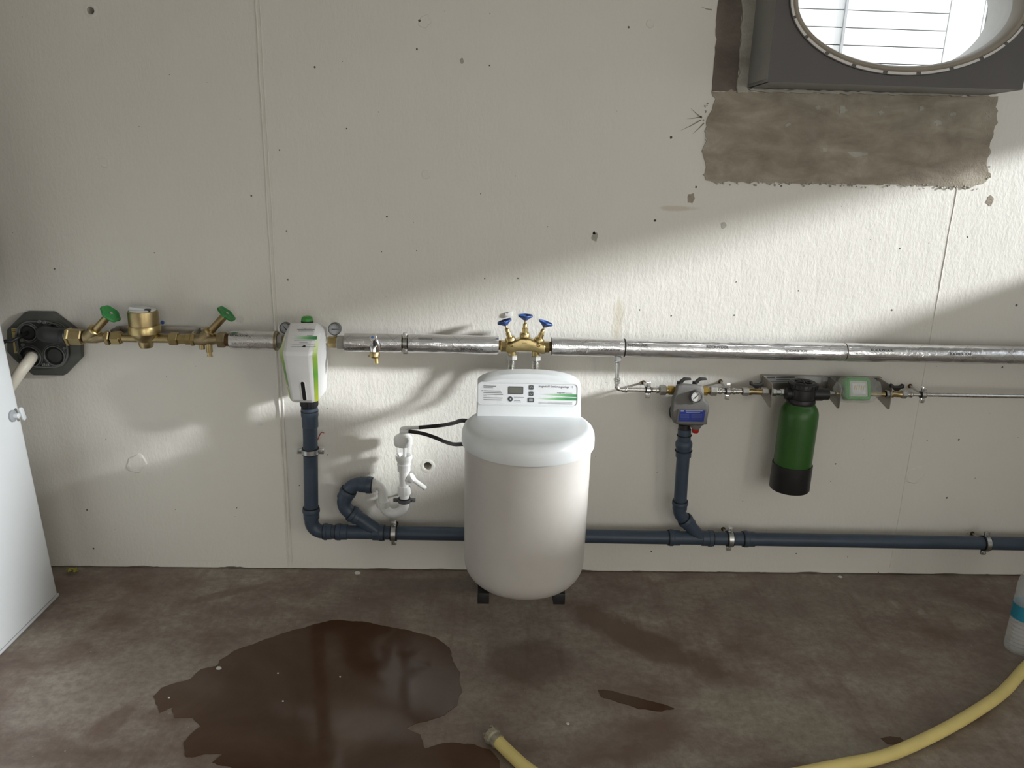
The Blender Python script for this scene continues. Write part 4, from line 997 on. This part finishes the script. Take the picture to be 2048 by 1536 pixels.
MB().lathe(V((CX, CY, zb_-.082)), EZ, [(RP, -.036), (.0275, -.034), (.0275, .0), (.0295, .008), (.0295, .024), (.028, .034), (RP, .036)], 32).build('adapter', 'drain_blue', dv)
MB().lathe(V((CX, CY, zb_-.060)), EZ, [(RP, 0), (.0298, 0), (.0298, .004), (RP, .004)], 32).build('seal_ring', 'black_rubber', dv)
seal(dv, at(622.6, 1026, DY), EZ); seal(dv, DM(656), -dd_, w_=.03)
clamp(at(621, 902, -.088), EZ, RP, 'pipe clamp round the vertical blue drain below the filter', lugdir=EX, rod_to=at(624, 893, 0), w_=.02)
clamp(DM(787.5), dd_, RP, 'pipe clamp on the blue drain below the white trap', lugdir=EZ, rod_to=V((DM(787.5).x, 0, DM(787.5).z)))
clamp(DM(1459), dd_, RP, 'pipe clamp on the blue drain right of the slanted branch', lugdir=EZ, rod_to=V((DM(1459).x, 0, DM(1459).z)))
clamp(DM(1970), dd_, RP, 'pipe clamp on the blue drain at the right picture edge', lugdir=EZ, rod_to=V((DM(1970).x, 0, DM(1970).z)))
# branch to the trap
bt_ = thing('drain_branch', at(700, 1010, DY), 'curved blue drain branch joining the white trap to the drain', 'drain pipe')
b0, b1, b2, b3 = at(768, 1071, DY), at(681, 1011, DY), at(705, 967.5, DY), at(744, 970.5, DY)
MB().tube(fillet([b0, b1, b2, b3], [.046, .042], 10), RP, 28).build('bent_pipe', 'drain_blue', bt_)
u1 = (b1-b0).normalized(); u2 = (b2-b1).normalized(); u3 = (b3-b2).normalized()
seal(bt_, at(709, 1031, DY), u1, w_=.034); seal(bt_, at(693, 989, DY), u2, w_=.040); seal(bt_, at(731, 969.5, DY), u3, w_=.046)
# branch of the system separator
rb = thing('drain_branch', at(1360, 960, -.1), 'blue drain branch dropping from the grey system separator', 'drain pipe')
r0, r1, r2, r3 = at(1369, 858, -.10), at(1367, 905, -.10), at(1358.5, 1027, -.085), DM(1402)
MB().tube(fillet([r0, r1, r2, r3], [.1, .045], 10), RP*.93, 28).build('bent_pipe', 'drain_blue', rb)
MB().lathe(at(1367.4, 895, -.10), (r0-r1), [(RP*.93, -.036), (.0275, -.034), (.0275, .0), (.0298, .006), (.0298, .018), (.026, .026), (RP*.93, .028)], 32).build('adapter', 'drain_blue', rb)
MB().lathe(at(1367.1, 901.5, -.10), (r0-r1), [(RP, 0), (.0305, 0), (.0305, .003), (RP, .003)], 32).build('seal_ring', 'black_rubber', rb)
MB().lathe(at(1368.4, 871, -.10), (r0-r1), [(RP*.9, 0), (.0262, 0), (.0262, .003), (RP*.9, .003)], 32).build('seal_ring', 'black_rubber', rb)
seal(rb, at(1359.8, 1010, -.087), (r1-r2), RP*.93, w_=.034); seal(rb, at(1374, 1044, -.083), (r2-r3), RP*.93, w_=.034)

# ---------------------------------------------------------------- white trap
TY = -.07
tr_ = thing('siphon_trap', at(808, 1000, TY), 'white plastic drain trap with clear air gap cylinder', 'trap')
tc = at(808.5, 980, TY).x; kz = lambda y: at(808.5, y, TY).z
ul = at(766, 1000, TY); ub = at(788, 1034.5, TY)
q0 = at(745, 970.5, DY); q0.y = TY
RT = .0172
MB().tube(fillet([q0, V((ul.x, TY, q0.z)), V((ul.x, TY, kz(1003)))], .03, 8), RT, 22).build('outlet_bend', 'white_fitting', tr_)
MB().cyl(at(744, 970.5, TY), at(752.5, 970.8, TY), .0255, 28).build('outlet_flange', 'white_fitting', tr_)
MB().lathe(V((ul.x, TY, kz(1014))), EZ, [(0, 0), (.0215, 0), (.0235, .003), (.0235, .024), (0, .024)], 36, mod=lambda t, r, h: 1+.025*math.cos(18*t)).build('union_nut', 'white_fitting', tr_)
zb2 = ub.z+RT*.9; rr_ = (tc-ul.x)/2
arc = [V((ul.x, TY, kz(1008)))]+[V(((ul.x+tc)/2-rr_*math.cos(PI*k/14), TY, zb2+rr_-rr_*math.sin(PI*k/14))) for k in range(15)]+[V((tc, TY, kz(985)))]
MB().tube(arc, RT, 22).build('u_bend', 'white_fitting', tr_)
MB().lathe(V((tc, TY, 0)), EZ, [(0, kz(989)), (.0225, kz(988)), (.0235, kz(985)), (.0235, kz(975)), (.0215, kz(972)), (0, kz(972))], 36, mod=lambda t, r, h: 1+.03*math.cos(12*t)).build('union_nut', 'white_fitting', tr_)
MB().cyl(V((tc, TY, kz(976))), V((tc, TY, kz(938))), .0172, 24).build('standpipe', 'white_fitting', tr_)
yb = at(822, 957, TY-.006); sp = MB().cyl(V((tc, TY, kz(966))), yb, .0145, 20).build('side_branch', 'white_fitting', tr_)
MB().lathe(yb, (yb-V((tc, TY, kz(966)))), [(0, -.004), (.0165, -.004), (.0175, .0), (.0165, .010), (0, .012)], 22).build('branch_nut', 'white_fitting', sp)
MB().tube([yb, at(832, 963, TY-.01), at(851, 977, TY-.012)], lambda L: .0112 if L < .02 else .0085, 18).build('hose_spout', 'white_fitting', sp)
MB().lathe(V((tc, TY, 0)), EZ, [(0, kz(942)), (.0225, kz(941)), (.0225, kz(931)), (.0245, kz(929)), (.0245, kz(927)), (0, kz(926))], 36, mod=lambda t, r, h: 1+.02*math.cos(16*t)).build('union_nut', 'white_fitting', tr_)
MB().lathe(V((tc, TY, 0)), EZ, [(.0205, kz(928)), (.0275, kz(919)), (.0298, kz(916)), (.0298, kz(911)), (.0270, kz(910)), (.018, kz(922))], 36).build('funnel', 'white_fitting', tr_)
MB().lathe(V((tc, TY, 0)), EZ, [(.0285, kz(913)), (.0285, kz(889))], 36).build('clear_cylinder', 'clear_plastic', tr_)
MB().cyl(V((tc+.003, TY, kz(916))), V((tc+.003, TY, kz(885))), .006, 14).build('inlet_tube', 'white_fitting', tr_)
MB().lathe(V((tc-.002, TY, 0)), EZ, [(0, kz(891)), (.0300, kz(890.5)), (.0325, kz(888)), (.0325, kz(876)), (.0300, kz(873)), (.016, kz(868)), (.012, kz(866)), (0, kz(866))], 54, mod=lambda t, r, h: 1+.015*math.cos(18*t)).build('top_cap', 'white_fitting', tr_)
ct = V((tc-.006, TY, 0))
MB().tube(fillet([ct+V((0, 0, kz(868))), ct+V((0, 0, kz(858))), at(818, 856, TY-.012)], .006, 5), .0082, 16).build('inlet_elbow', 'white_fitting', tr_)
MB().tube([at(812, 856.5, TY-.012), at(840, 854.8, TY-.02)], lambda L: .0062, 14).build('hose_barb', 'white_fitting', tr_)
for k in range(4): x = 822+4*k; MB().lathe(at(x, 856-(x-812)*.06, TY-.015), EX, [(.006, 0), (.0072, .001), (.006, .005)], 16).build('barb_ring', 'white_fitting', tr_)
MB().tube([ct+V((0, -.006, kz(862))), at(820, 863, TY-.02)], .0072, 14).build('hose_barb', 'white_fitting', tr_)
clamp(V((tc, TY, kz(1000))), EZ, .0178, 'black pipe clamp round the white trap', lugdir=EX, rod_to=V((tc, 0, kz(1000))), w_=.014, band='gauge_grey')
# stray wire ends in the wall
wr_ = thing('wire_ends', at(640, 872, 0), 'short stripped wire ends sticking out of the wall beside the blue pipe', 'wire')
MB().tube(spline([at(634, 880, 0), at(638, 868, -.02), at(645, 862, -.03)], 5), .0014, 8).build('white_wire', 'white_wire', wr_)
MB().tube(spline([at(634, 882, 0), at(642, 866, -.02), at(648, 866, -.03)], 5), .0016, 8).build('red_wire', 'red_wire', wr_)
sc_ = at(1016, 628); MB().prism([at(x, y, -.002) for x, y in ((1009, 632), (1011, 625), (1014, 628), (1017, 623), (1025, 622), (1024, 632), (1017, 634))], (0, -.006, 0)).build('paint_blob', 'white_plastic', wall, bevel=.001)

# ---------------------------------------------------------------- thin steel line with the tee and press fittings
tn = thing('thin_water_pipe', M2(1262), 'thin stainless branch pipe elbowing down from the foil-wrapped main', 'pipe')
RS = .0076
tx0 = at(1235.5, 720, YA).x; tx1 = at(1232.5, 779, YA).x
MB().cyl(V((tx0+.001, YA, ZA-.028)), V((tx0+.001, YA, ZA-.045)), .0118, 20).build('tee_outlet', 'zinc', tn)
ztee = ZA-.04
MB().tube(fillet([V((tx0, YA, ztee)), V((tx1, YA, Z2)), M2(1330)], .016, 8), RS, 18).build('pipe', 'steel', tn)
def press(o, ax, parent, L=.020, R=RS):
    ax = V(ax).normalized(); o = V(o)
    MB().lathe(o-ax*L/2, ax, [(R, 0), (R+.0022, .001), (R+.0022, L*.5), (R+.0046, L*.62), (R+.0046, L*.85), (R+.002, L), (R, L)], 20).build('press_collar', 'steel', parent)
press(V((tx0, YA, ztee-.012)), (0, 0, 1), tn); press(V((tx1+.0005, YA, Z2+.030)), (0, 0, 1), tn); press(M2(1249), EX, tn)
press(M2(1311), EX, tn, .024); 
MB().hexa(M2(1319), M2(1332), .0185).build('union_nut', 'nut_grey', tn)
MB().cyl(M2(1331), M2(1338), .0125, 18).build('adapter', 'brass_clean', tn)

def rodclamp(px, pyb, dxr, label):
    o = M2(px); return clamp(o, EX, RS, label, lugdir=EZ, rod_to=V((at(dxr, pyb, 0).x, 0, at(dxr, pyb, 0).z)), w_=.016, band='chrome')
rodclamp(1296, 765, 1287, 'small chrome clamp on the thin pipe left of the grey separator')
rodclamp(1455.5, 763, 1441, 'small chrome clamp between the grey separator and the green cylinder')
rodclamp(1845.5, 772, 1820, 'small chrome clamp on the thin pipe right of the wrapped meter')

# ---------------------------------------------------------------- grey system separator
sp_ = thing('system_separator', M2(1380, 0, -.05), 'grey moulded system separator with gauge, blue label and red knob', 'separator')
for (x0, x1, R, m_) in ((1336, 1351, .0165, 'brass_bright'), (1403, 1415, .0165, 'brass_bright'), (1414, 1421, .011, 'brass_clean'), (1419.5, 1433, .0175, 'nut_grey')):
    MB().hexa(M2(x0), M2(x1), R).build('union_nut', m_, sp_)
def spx(x, y, Y): return at(x, y, Y)
outl = [(1352, 769), (1364, 766.5), (1393, 768.5), (1405, 771), (1408, 780), (1407, 792), (1410, 800), (1418, 807), (1418.5, 815), (1414, 842), (1408, 850), (1398, 853), (1356, 849), (1347, 845), (1342.5, 836), (1340.5, 822), (1343.5, 795), (1349, 783)]
ccx, ccy = sum(p[0] for p in outl)/len(outl), sum(p[1] for p in outl)/len(outl)
def so_(k, Y): return [at(ccx+(x-ccx)*k, ccy+(y-ccy)*k, Y) for x, y in outl]
MB().loft([so_(.90, -.045), so_(1.0, -.062), so_(1.0, -.135), so_(.955, -.150), so_(.88, -.157)]).build('shell', 'separator_grey', sp_, bevel=.004, seg=2)
MB().prism([at(x, y, -.150) for x, y in ((1354, 817), (1414, 817), (1413, 848), (1350, 846))], (0, -.012, 0)).build('front_boss', 'separator_grey', sp_, bevel=.005, seg=3)
gb = at(1391.5, 792.5, -.155)
MB().lathe(gb, EN, [(0, -.03), (.0265, -.03), (.0255, .0), (.0235, .010), (.020, .010)], 32).build('gauge_boss', 'separator_grey', sp_)
gauge(1391.5, 792, 12, sp_, -.165, .85, 'gauge_white', 'gauge_grey', stem=False)
lb = MB().prism([at(x, y, -.1625) for x, y in ((1361, 820), (1411, 820.5), (1407, 843.5), (1356.5, 842.5))], (0, -.0012, 0)).build('blue_label', 'label_blue', sp_, flat=True)
lpl = lambda x, y: at(x, y, -.1640)
bar(1361.5, 1368, 822, lb, lpl, EN, .003, 'print_white'); bar(1371.5, 1405, 822, lb, lpl, EN, .0026, 'print_white'); bar(1372, 1400, 825, lb, lpl, EN, .0008, 'print_white')
for y in (829, 832, 835, 838): bar(1361, 1378, y, lb, lpl, EN, .0006, 'print_grey'); bar(1383, 1404, y, lb, lpl, EN, .0006, 'print_grey')
hl = at(1344, 824, -.10)
MB().lathe(hl, (-1, 0, 0), [(.011, .004), (.0225, .004), (.0225, -.01)], 28).build('side_ring', 'separator_grey', sp_)
MB().lathe(hl+V((-.003, 0, 0)), (-1, 0, 0), [(0, .0025), (.0185, .0025), (.0185, 0)], 28).build('side_opening', 'hole_black', sp_)
for x in (1354.5, 1385.5):
    hnd = MB().cyl(at(x+4, 769, -.11), at(x+5, 763, -.11), .0095, 18).build('handle', 'black_plastic', sp_)
    MB().prism([at(x+a, 760+b, -.105) for a, b in ((1, 5), (9, 5.5), (14, -.5), (27, -1.5), (26.5, -5), (13, -6), (5, 0))], (0, -.012, 0)).build('lever', 'black_plastic', hnd, bevel=.002)
kz2 = at(1391.5, 852, -.13)
MB().lathe(kz2, (0, 0, -1), [(0, -.01), (.0185, -.01), (.019, .0), (.014, .009), (0, .009)], 24).build('lower_boss', 'separator_grey', sp_)
MB().lathe(kz2+V((.0, 0, -.008)), (0, 0, -1), [(0, 0), (.0125, 0), (.0125, .012), (.0105, .016), (0, .017)], 14).build('red_knob', 'red_plastic', sp_)
MB().cyl(at(1369, 848, -.10), at(1368.5, 863, -.10), .0215, 28).build('drain_socket', 'black_plastic', sp_)
s2 = thing('thin_water_pipe', M2(1460), 'thin stainless pipe between the grey separator and the steel bracket', 'pipe')
MB().tube([M2(1430), M2(1486)], RS, 18).build('pipe', 'steel', s2)
press(M2(1437), EX, s2, .022); press(M2(1471), -EX, s2, .024)

# ---------------------------------------------------------------- butterfly valves
def bfly(px0, px1, hx, label):
    t = thing('ball_valve', M2((px0+px1)/2), label, 'valve')
    a, b = X2(px0), X2(px1); L = b-a; o = V((a, YA, Z2))
    MB().lathe(o, EX, [(0, 0), (.011, 0), (.0125, L*.2), (.0125, L*.35), (.0105, L*.42), (.0110, L*.75), (.0125, L*.8), (.0125, L), (0, L)], 24).build('body', 'brass', t)
    MB().hexa(o+EX*L*.0, o+EX*L*.25, .0155).build('hex_end', 'nut_grey', t); MB().hexa(o+EX*L*.76, o+EX*L, .0155).build('hex_end', 'nut_grey', t)
    c = V((X2(hx), YA-.006, Z2+.014)); MB().cyl(c, c+V((0, 0, .012)), .0055, 14).build('stem', 'brass', t)
    z = .016; pr_ = [(-.024, .020), (-.018, .022), (-.010, .014), (.010, .014), (.018, .022), (.024, .020), (.024, .008), (.014, .005), (.006, -.003), (-.006, -.003), (-.014, .005), (-.024, .008)]
    MB().prism([c+V((x, .007, z_+.004)) for x, z_ in pr_], (0, -.014, 0)).build('butterfly_handle', 'black_plastic', t, bevel=.002)
    return t
bfly(1484, 1535, 1510, 'brass valve with black butterfly handle left of the green cylinder')
bfly(1771, 1812, 1789, 'brass valve with black butterfly handle right of the wrapped meter')

# ---------------------------------------------------------------- steel wall bracket of the cartridge
wb_ = thing('steel_bracket', at(1640, 770, 0), 'stainless wall bracket with three flanges and printed labels', 'bracket')
zt2, zb3 = at(1600, 750.5, -.002).z, at(1600, 790, -.002).z
xA, xB = at(1520, 760, 0).x, at(1757, 765, 0).x
MB().box(((xA+xB)/2, -.004, (zt2+zb3)/2), (xB-xA, .003, zt2-zb3)).build('back_plate', 'bracket_steel', wb_, bevel=.0006)
MB().box(((xA+xB)/2, -.010, zt2), (xB-xA, .016, .003)).build('top_lip', 'bracket_steel', wb_)
for px in (1520, 1652.5, 1750):
    x = at(px, 770, 0).x; f_ = -.118
    pts = [V((x, -.005, zt2)), V((x, f_+.015, zt2-.003)), V((x, f_, zt2-.014)), V((x, f_, zb3-.012)), V((x, f_+.01, zb3-.016)), V((x, -.005, zb3+.006))]
    MB().prism(pts, (.003, 0, 0)).build('flange', 'bracket_steel', wb_, bevel=.0008)
bl_pt = lambda x, y: at(x, y, -.0062)
for (x0, y0, x1, y1) in ((1531, 752.8, 1641, 766.5), (1647, 753.6, 1671, 763.5)):
    a, b = bl_pt(x0, y0), bl_pt(x1, y1); lab = MB().box((a+b)/2, (b.x-a.x, .0006, a.z-b.z)).build('label', 'door_grey', wb_)
    if x0 < 1600:
        bar(1534, 1550, 755, lab, lambda x, y: at(x, y, -.0068), EN, .006, 'print_grey'); bar(1553, 1590, 755, lab, lambda x, y: at(x, y, -.0068), EN, .004, 'print_grey')
        bar(1553, 1580, 759.5, lab, lambda x, y: at(x, y, -.0068), EN, .002, 'print_grey'); bar(1535, 1575, 763, lab, lambda x, y: at(x, y, -.0068), EN, .002, 'print_grey')

# ---------------------------------------------------------------- green cartridge
CYc = -.115
ct_ = thing('cartridge', at(1590, 900, CYc), 'green filter cylinder with black head and black foot', 'filter cartridge')
cx = at(1598, 830, CYc).x; cz = lambda y: at(1590, y, CYc).z
RG = .0655
zs0 = cz(804)
prof = [(0, cz(975)), (RG*.96, cz(975)), (RG*.99, cz(960)), (RG*.995, cz(900)), (RG, cz(832)), (RG*.985, cz(824)), (RG*.93, cz(817)), (RG*.83, cz(811)), (RG*.72, cz(806)), (RG*.70, cz(800)), (0, cz(800))]
MB().lathe((cx, CYc, 0), EZ, prof, 48).build('cylinder', 'tank_green', ct_, ang=60)
zft = at(1582, 940, CYc-.066).z; zfb = at(1580, 990, CYc-.06).z
MB().lathe((cx, CYc, 0), EZ, [(0, zfb), (RG*1.02, zfb), (RG*1.06, zfb+.004), (RG*1.055, zft), (RG*1.01, zft), (RG*.99, zft-.004)], 48).build('foot', 'black_plastic', ct_)
MB().lathe((cx, CYc, 0), EZ, [(0, cz(809)), (.046, cz(808)), (.0485, cz(804)), (.0485, cz(800)), (.046, cz(796)), (.042, cz(795)), (.042, cz(786)), (0, cz(786))], 40).build('collar', 'black_plastic', ct_)
hd_ = MB().lathe((cx, CYc, 0), EZ, [(0, cz(797)), (.043, cz(797)), (.0445, cz(790)), (.0435, cz(780)), (.043, cz(776)), (.048, cz(774)), (.0485, cz(767)), (.046, cz(764.5)), (.040, cz(762.5)), (.034, cz(763)), (.030, cz(765)), (0, cz(764.5))], 40).build('head', 'black_plastic', ct_)
for k in range(20):
    a = 2*PI*k/20; MB().box((cx+.0485*math.cos(a), CYc+.0485*math.sin(a), cz(770)), (.004, .004, .014), Matrix.Rotation(a, 3, 'Z')).build('grip_rib', 'black_plastic', hd_)
for k in range(6):
    a = 2*PI*k/6+.3; MB().box((cx+.017*math.cos(a), CYc+.017*math.sin(a), cz(763.5)), (.024, .003, .004), Matrix.Rotation(a, 3, 'Z')).build('cap_rib', 'black_plastic', hd_)
for (x0, x1, R) in ((1568, 1580, .0205), (1578, 1600, .0235), (1612, 1640, .0235), (1637, 1652, .0205)):
    MB().cyl(V((X2(x0), CYc, Z2)), V((X2(x1), CYc, Z2)), R, 26).build('port', 'black_plastic', ct_)
for (x0, x1, R) in ((1543, 1551, .0135), (1550, 1560, .0105), (1559.5, 1568.5, .0135)): MB().hexa(M2(x0, -.004), M2(x1, -.004), R).build('port_union', 'chrome', ct_)
for (x0, x1, R) in ((1651, 1659, .0125), (1658, 1668, .008)): MB().hexa(M2(x0, -.004), M2(x1, -.004), R).build('port_union', 'zinc', ct_)

# ---------------------------------------------------------------- meter wrapped in plastic film
mw = thing('wrapped_meter', at(1715, 780, -.1), 'green framed meter still wrapped in clear plastic film', 'meter')
mc = at(1715, 778, -.125); tiltm = V((0, .42, 1)).normalized(); nm = EX.cross(tiltm).normalized()
if nm.y > 0: nm = -nm
mbx = MB().loft([rrect(mc-nm*.03, EX, tiltm, .085, .075, .012), rrect(mc+nm*.004, EX, tiltm, .088, .078, .012), rrect(mc+nm*.008, EX, tiltm, .082, .072, .010)]).build('frame', 'meter_green', mw, bevel=.001)
MB().prism(rrect(mc+nm*.0085, EX, tiltm, .062, .055, .004), nm*.001).build('face', 'gauge_white', mw, flat=True)
MB().loft([rrect(mc+nm*.008, EX, tiltm, .078, .068, .008), rrect(mc+nm*.013, EX, tiltm, .076, .066, .008), rrect(mc+nm*.013, EX, tiltm, .064, .056, .005), rrect(mc+nm*.008, EX, tiltm, .062, .054, .005)], False, False).build('bezel', 'meter_green', mw)
dsp2 = MB().prism(rrect(mc+nm*.0098, EX, tiltm, .046, .038, .003), nm*.001).build('display', 'panel_white', mw, flat=True)
for k in range(5):
    o_ = mc+nm*.0112+EX*(-.016+.008*k); MB().prism([o_-tiltm*.004-EX*.003, o_-tiltm*.004, o_+tiltm*.011+EX*.004, o_+tiltm*.011+EX*.001], nm*.0003).build('print_stripe', 'sticker_yellow', dsp2, flat=True)
MB().tube([M2(1670, -.004), M2(1768, -.004)], .0085, 16).build('meter_tube', 'brass', mw)
film = MB(); rings = []
fo_ = [(-.083, .004, .006), (-.070, .020, .020), (-.050, .030, .043), (-.03, .030, .046), (.0, .030, .0455), (.03, .030, .046), (.048, .030, .044), (.060, .024, .034), (.078, .016, .026), (.086, .008, .014)]
for x, hy, hz in fo_:
    rr = []
    for k in range(24):
        a = 2*PI*k/24; cx_, cz_ = math.cos(a), math.sin(a); e = .5
        y_ = math.copysign(abs(cx_)**e, cx_)*max(hy, .006); z_ = math.copysign(abs(cz_)**e, cz_)*max(hz, .006)
        q = mc-nm*.006+EX*x+nm*y_+tiltm*z_; wob = .004*mnoise.noise(q*38)
        rr.append(q+(nm*y_+tiltm*z_).normalized()*wob)
    rings.append(rr)
film.loft(rings).build('plastic_film', 'plastic_film', mw, ang=50)
s3 = thing('thin_water_pipe', M2(1930), 'thin stainless pipe running out of the picture right of the wrapped meter', 'pipe')
MB().tube([M2(1812), V((2.615, YA, Z2))], RS*.95, 18).build('pipe', 'steel', s3)
press(M2(1818), EX, s3, .022)

# ---------------------------------------------------------------- yellow hose and bottle
hz_ = .0185
hpx = [(2076, 1312), (2050, 1336), (2005, 1385), (1940, 1430), (1860, 1474), (1770, 1512), (1680, 1531)]
pts = [fl(x, y, hz_) for x, y in hpx]
pe = fl(996, 1483, hz_); pe2 = fl(1030, 1516, hz_); pe3 = fl(1062, 1543, hz_)
far = [fl(2125, 1262, hz_), V((2.5, -.30, .0185))]
hp = spline([far[1], far[0]]+pts+[fl(1560, 1555, hz_), fl(1400, 1580, hz_), fl(1230, 1590, hz_), fl(1120, 1575, hz_), pe3, pe2, pe], 8)
hs_ = thing('garden_hose', pe, 'yellow garden hose lying on the floor with a coupling at its end', 'hose')
MB().tube(hp, .0168, 18).build('tube', 'hose_yellow', hs_)
ax = (pe-pe2).normalized()
MB().lathe(pe-ax*.004, ax, [(0, 0), (.0190, 0), (.0195, .006), (.0175, .010), (.0175, .018), (.0215, .022), (.0225, .036), (.0180, .040), (.0130, .040), (.012, .030), (0, .030)], 20, mod=lambda t, r, h: 1+.04*math.cos(10*t)).build('coupling', 'coupling_dirty', hs_)
for a in (0, 2.1, 4.2):
    fx, fy, fa = frame(ax); MB().box(pe+ax*.040+fx*.015*math.cos(a)+fy*.015*math.sin(a), (.008, .008, .012)).build('coupling_lug', 'coupling_dirty', hs_, bevel=.001)
bt2 = thing('water_bottle', fl(2036, 1298), 'clear plastic water bottle with blue label at the right picture edge', 'bottle')
bo = fl(2036, 1298); Rb = .043
prof = [(0, .006), (.020, .004), (.030, 0), (Rb*.93, .001), (Rb, .008)]
for k in range(7): z = .018+.0135*k; prof += [(Rb, z), (Rb*.945, z+.0045), (Rb*.945, z+.006), (Rb, z+.0105)]
prof += [(Rb, .116), (Rb, .19), (Rb*.99, .235), (Rb*.93, .255), (Rb*.72, .28), (Rb*.42, .305), (Rb*.33, .312), (Rb*.33, .325)]
MB().lathe(bo, EZ, prof, 40).build('shell', 'bottle_plastic', bt2, ang=60)
MB().lathe(bo, EZ, [(Rb*1.01, .120), (Rb*1.012, .170)], 40).build('label_band', 'label_cyan', bt2)
MB().lathe(bo, EZ, [(0, .325), (Rb*.38, .312), (Rb*.38, .330), (Rb*.34, .333), (0, .333)], 24).build('cap', 'white_plastic', bt2)
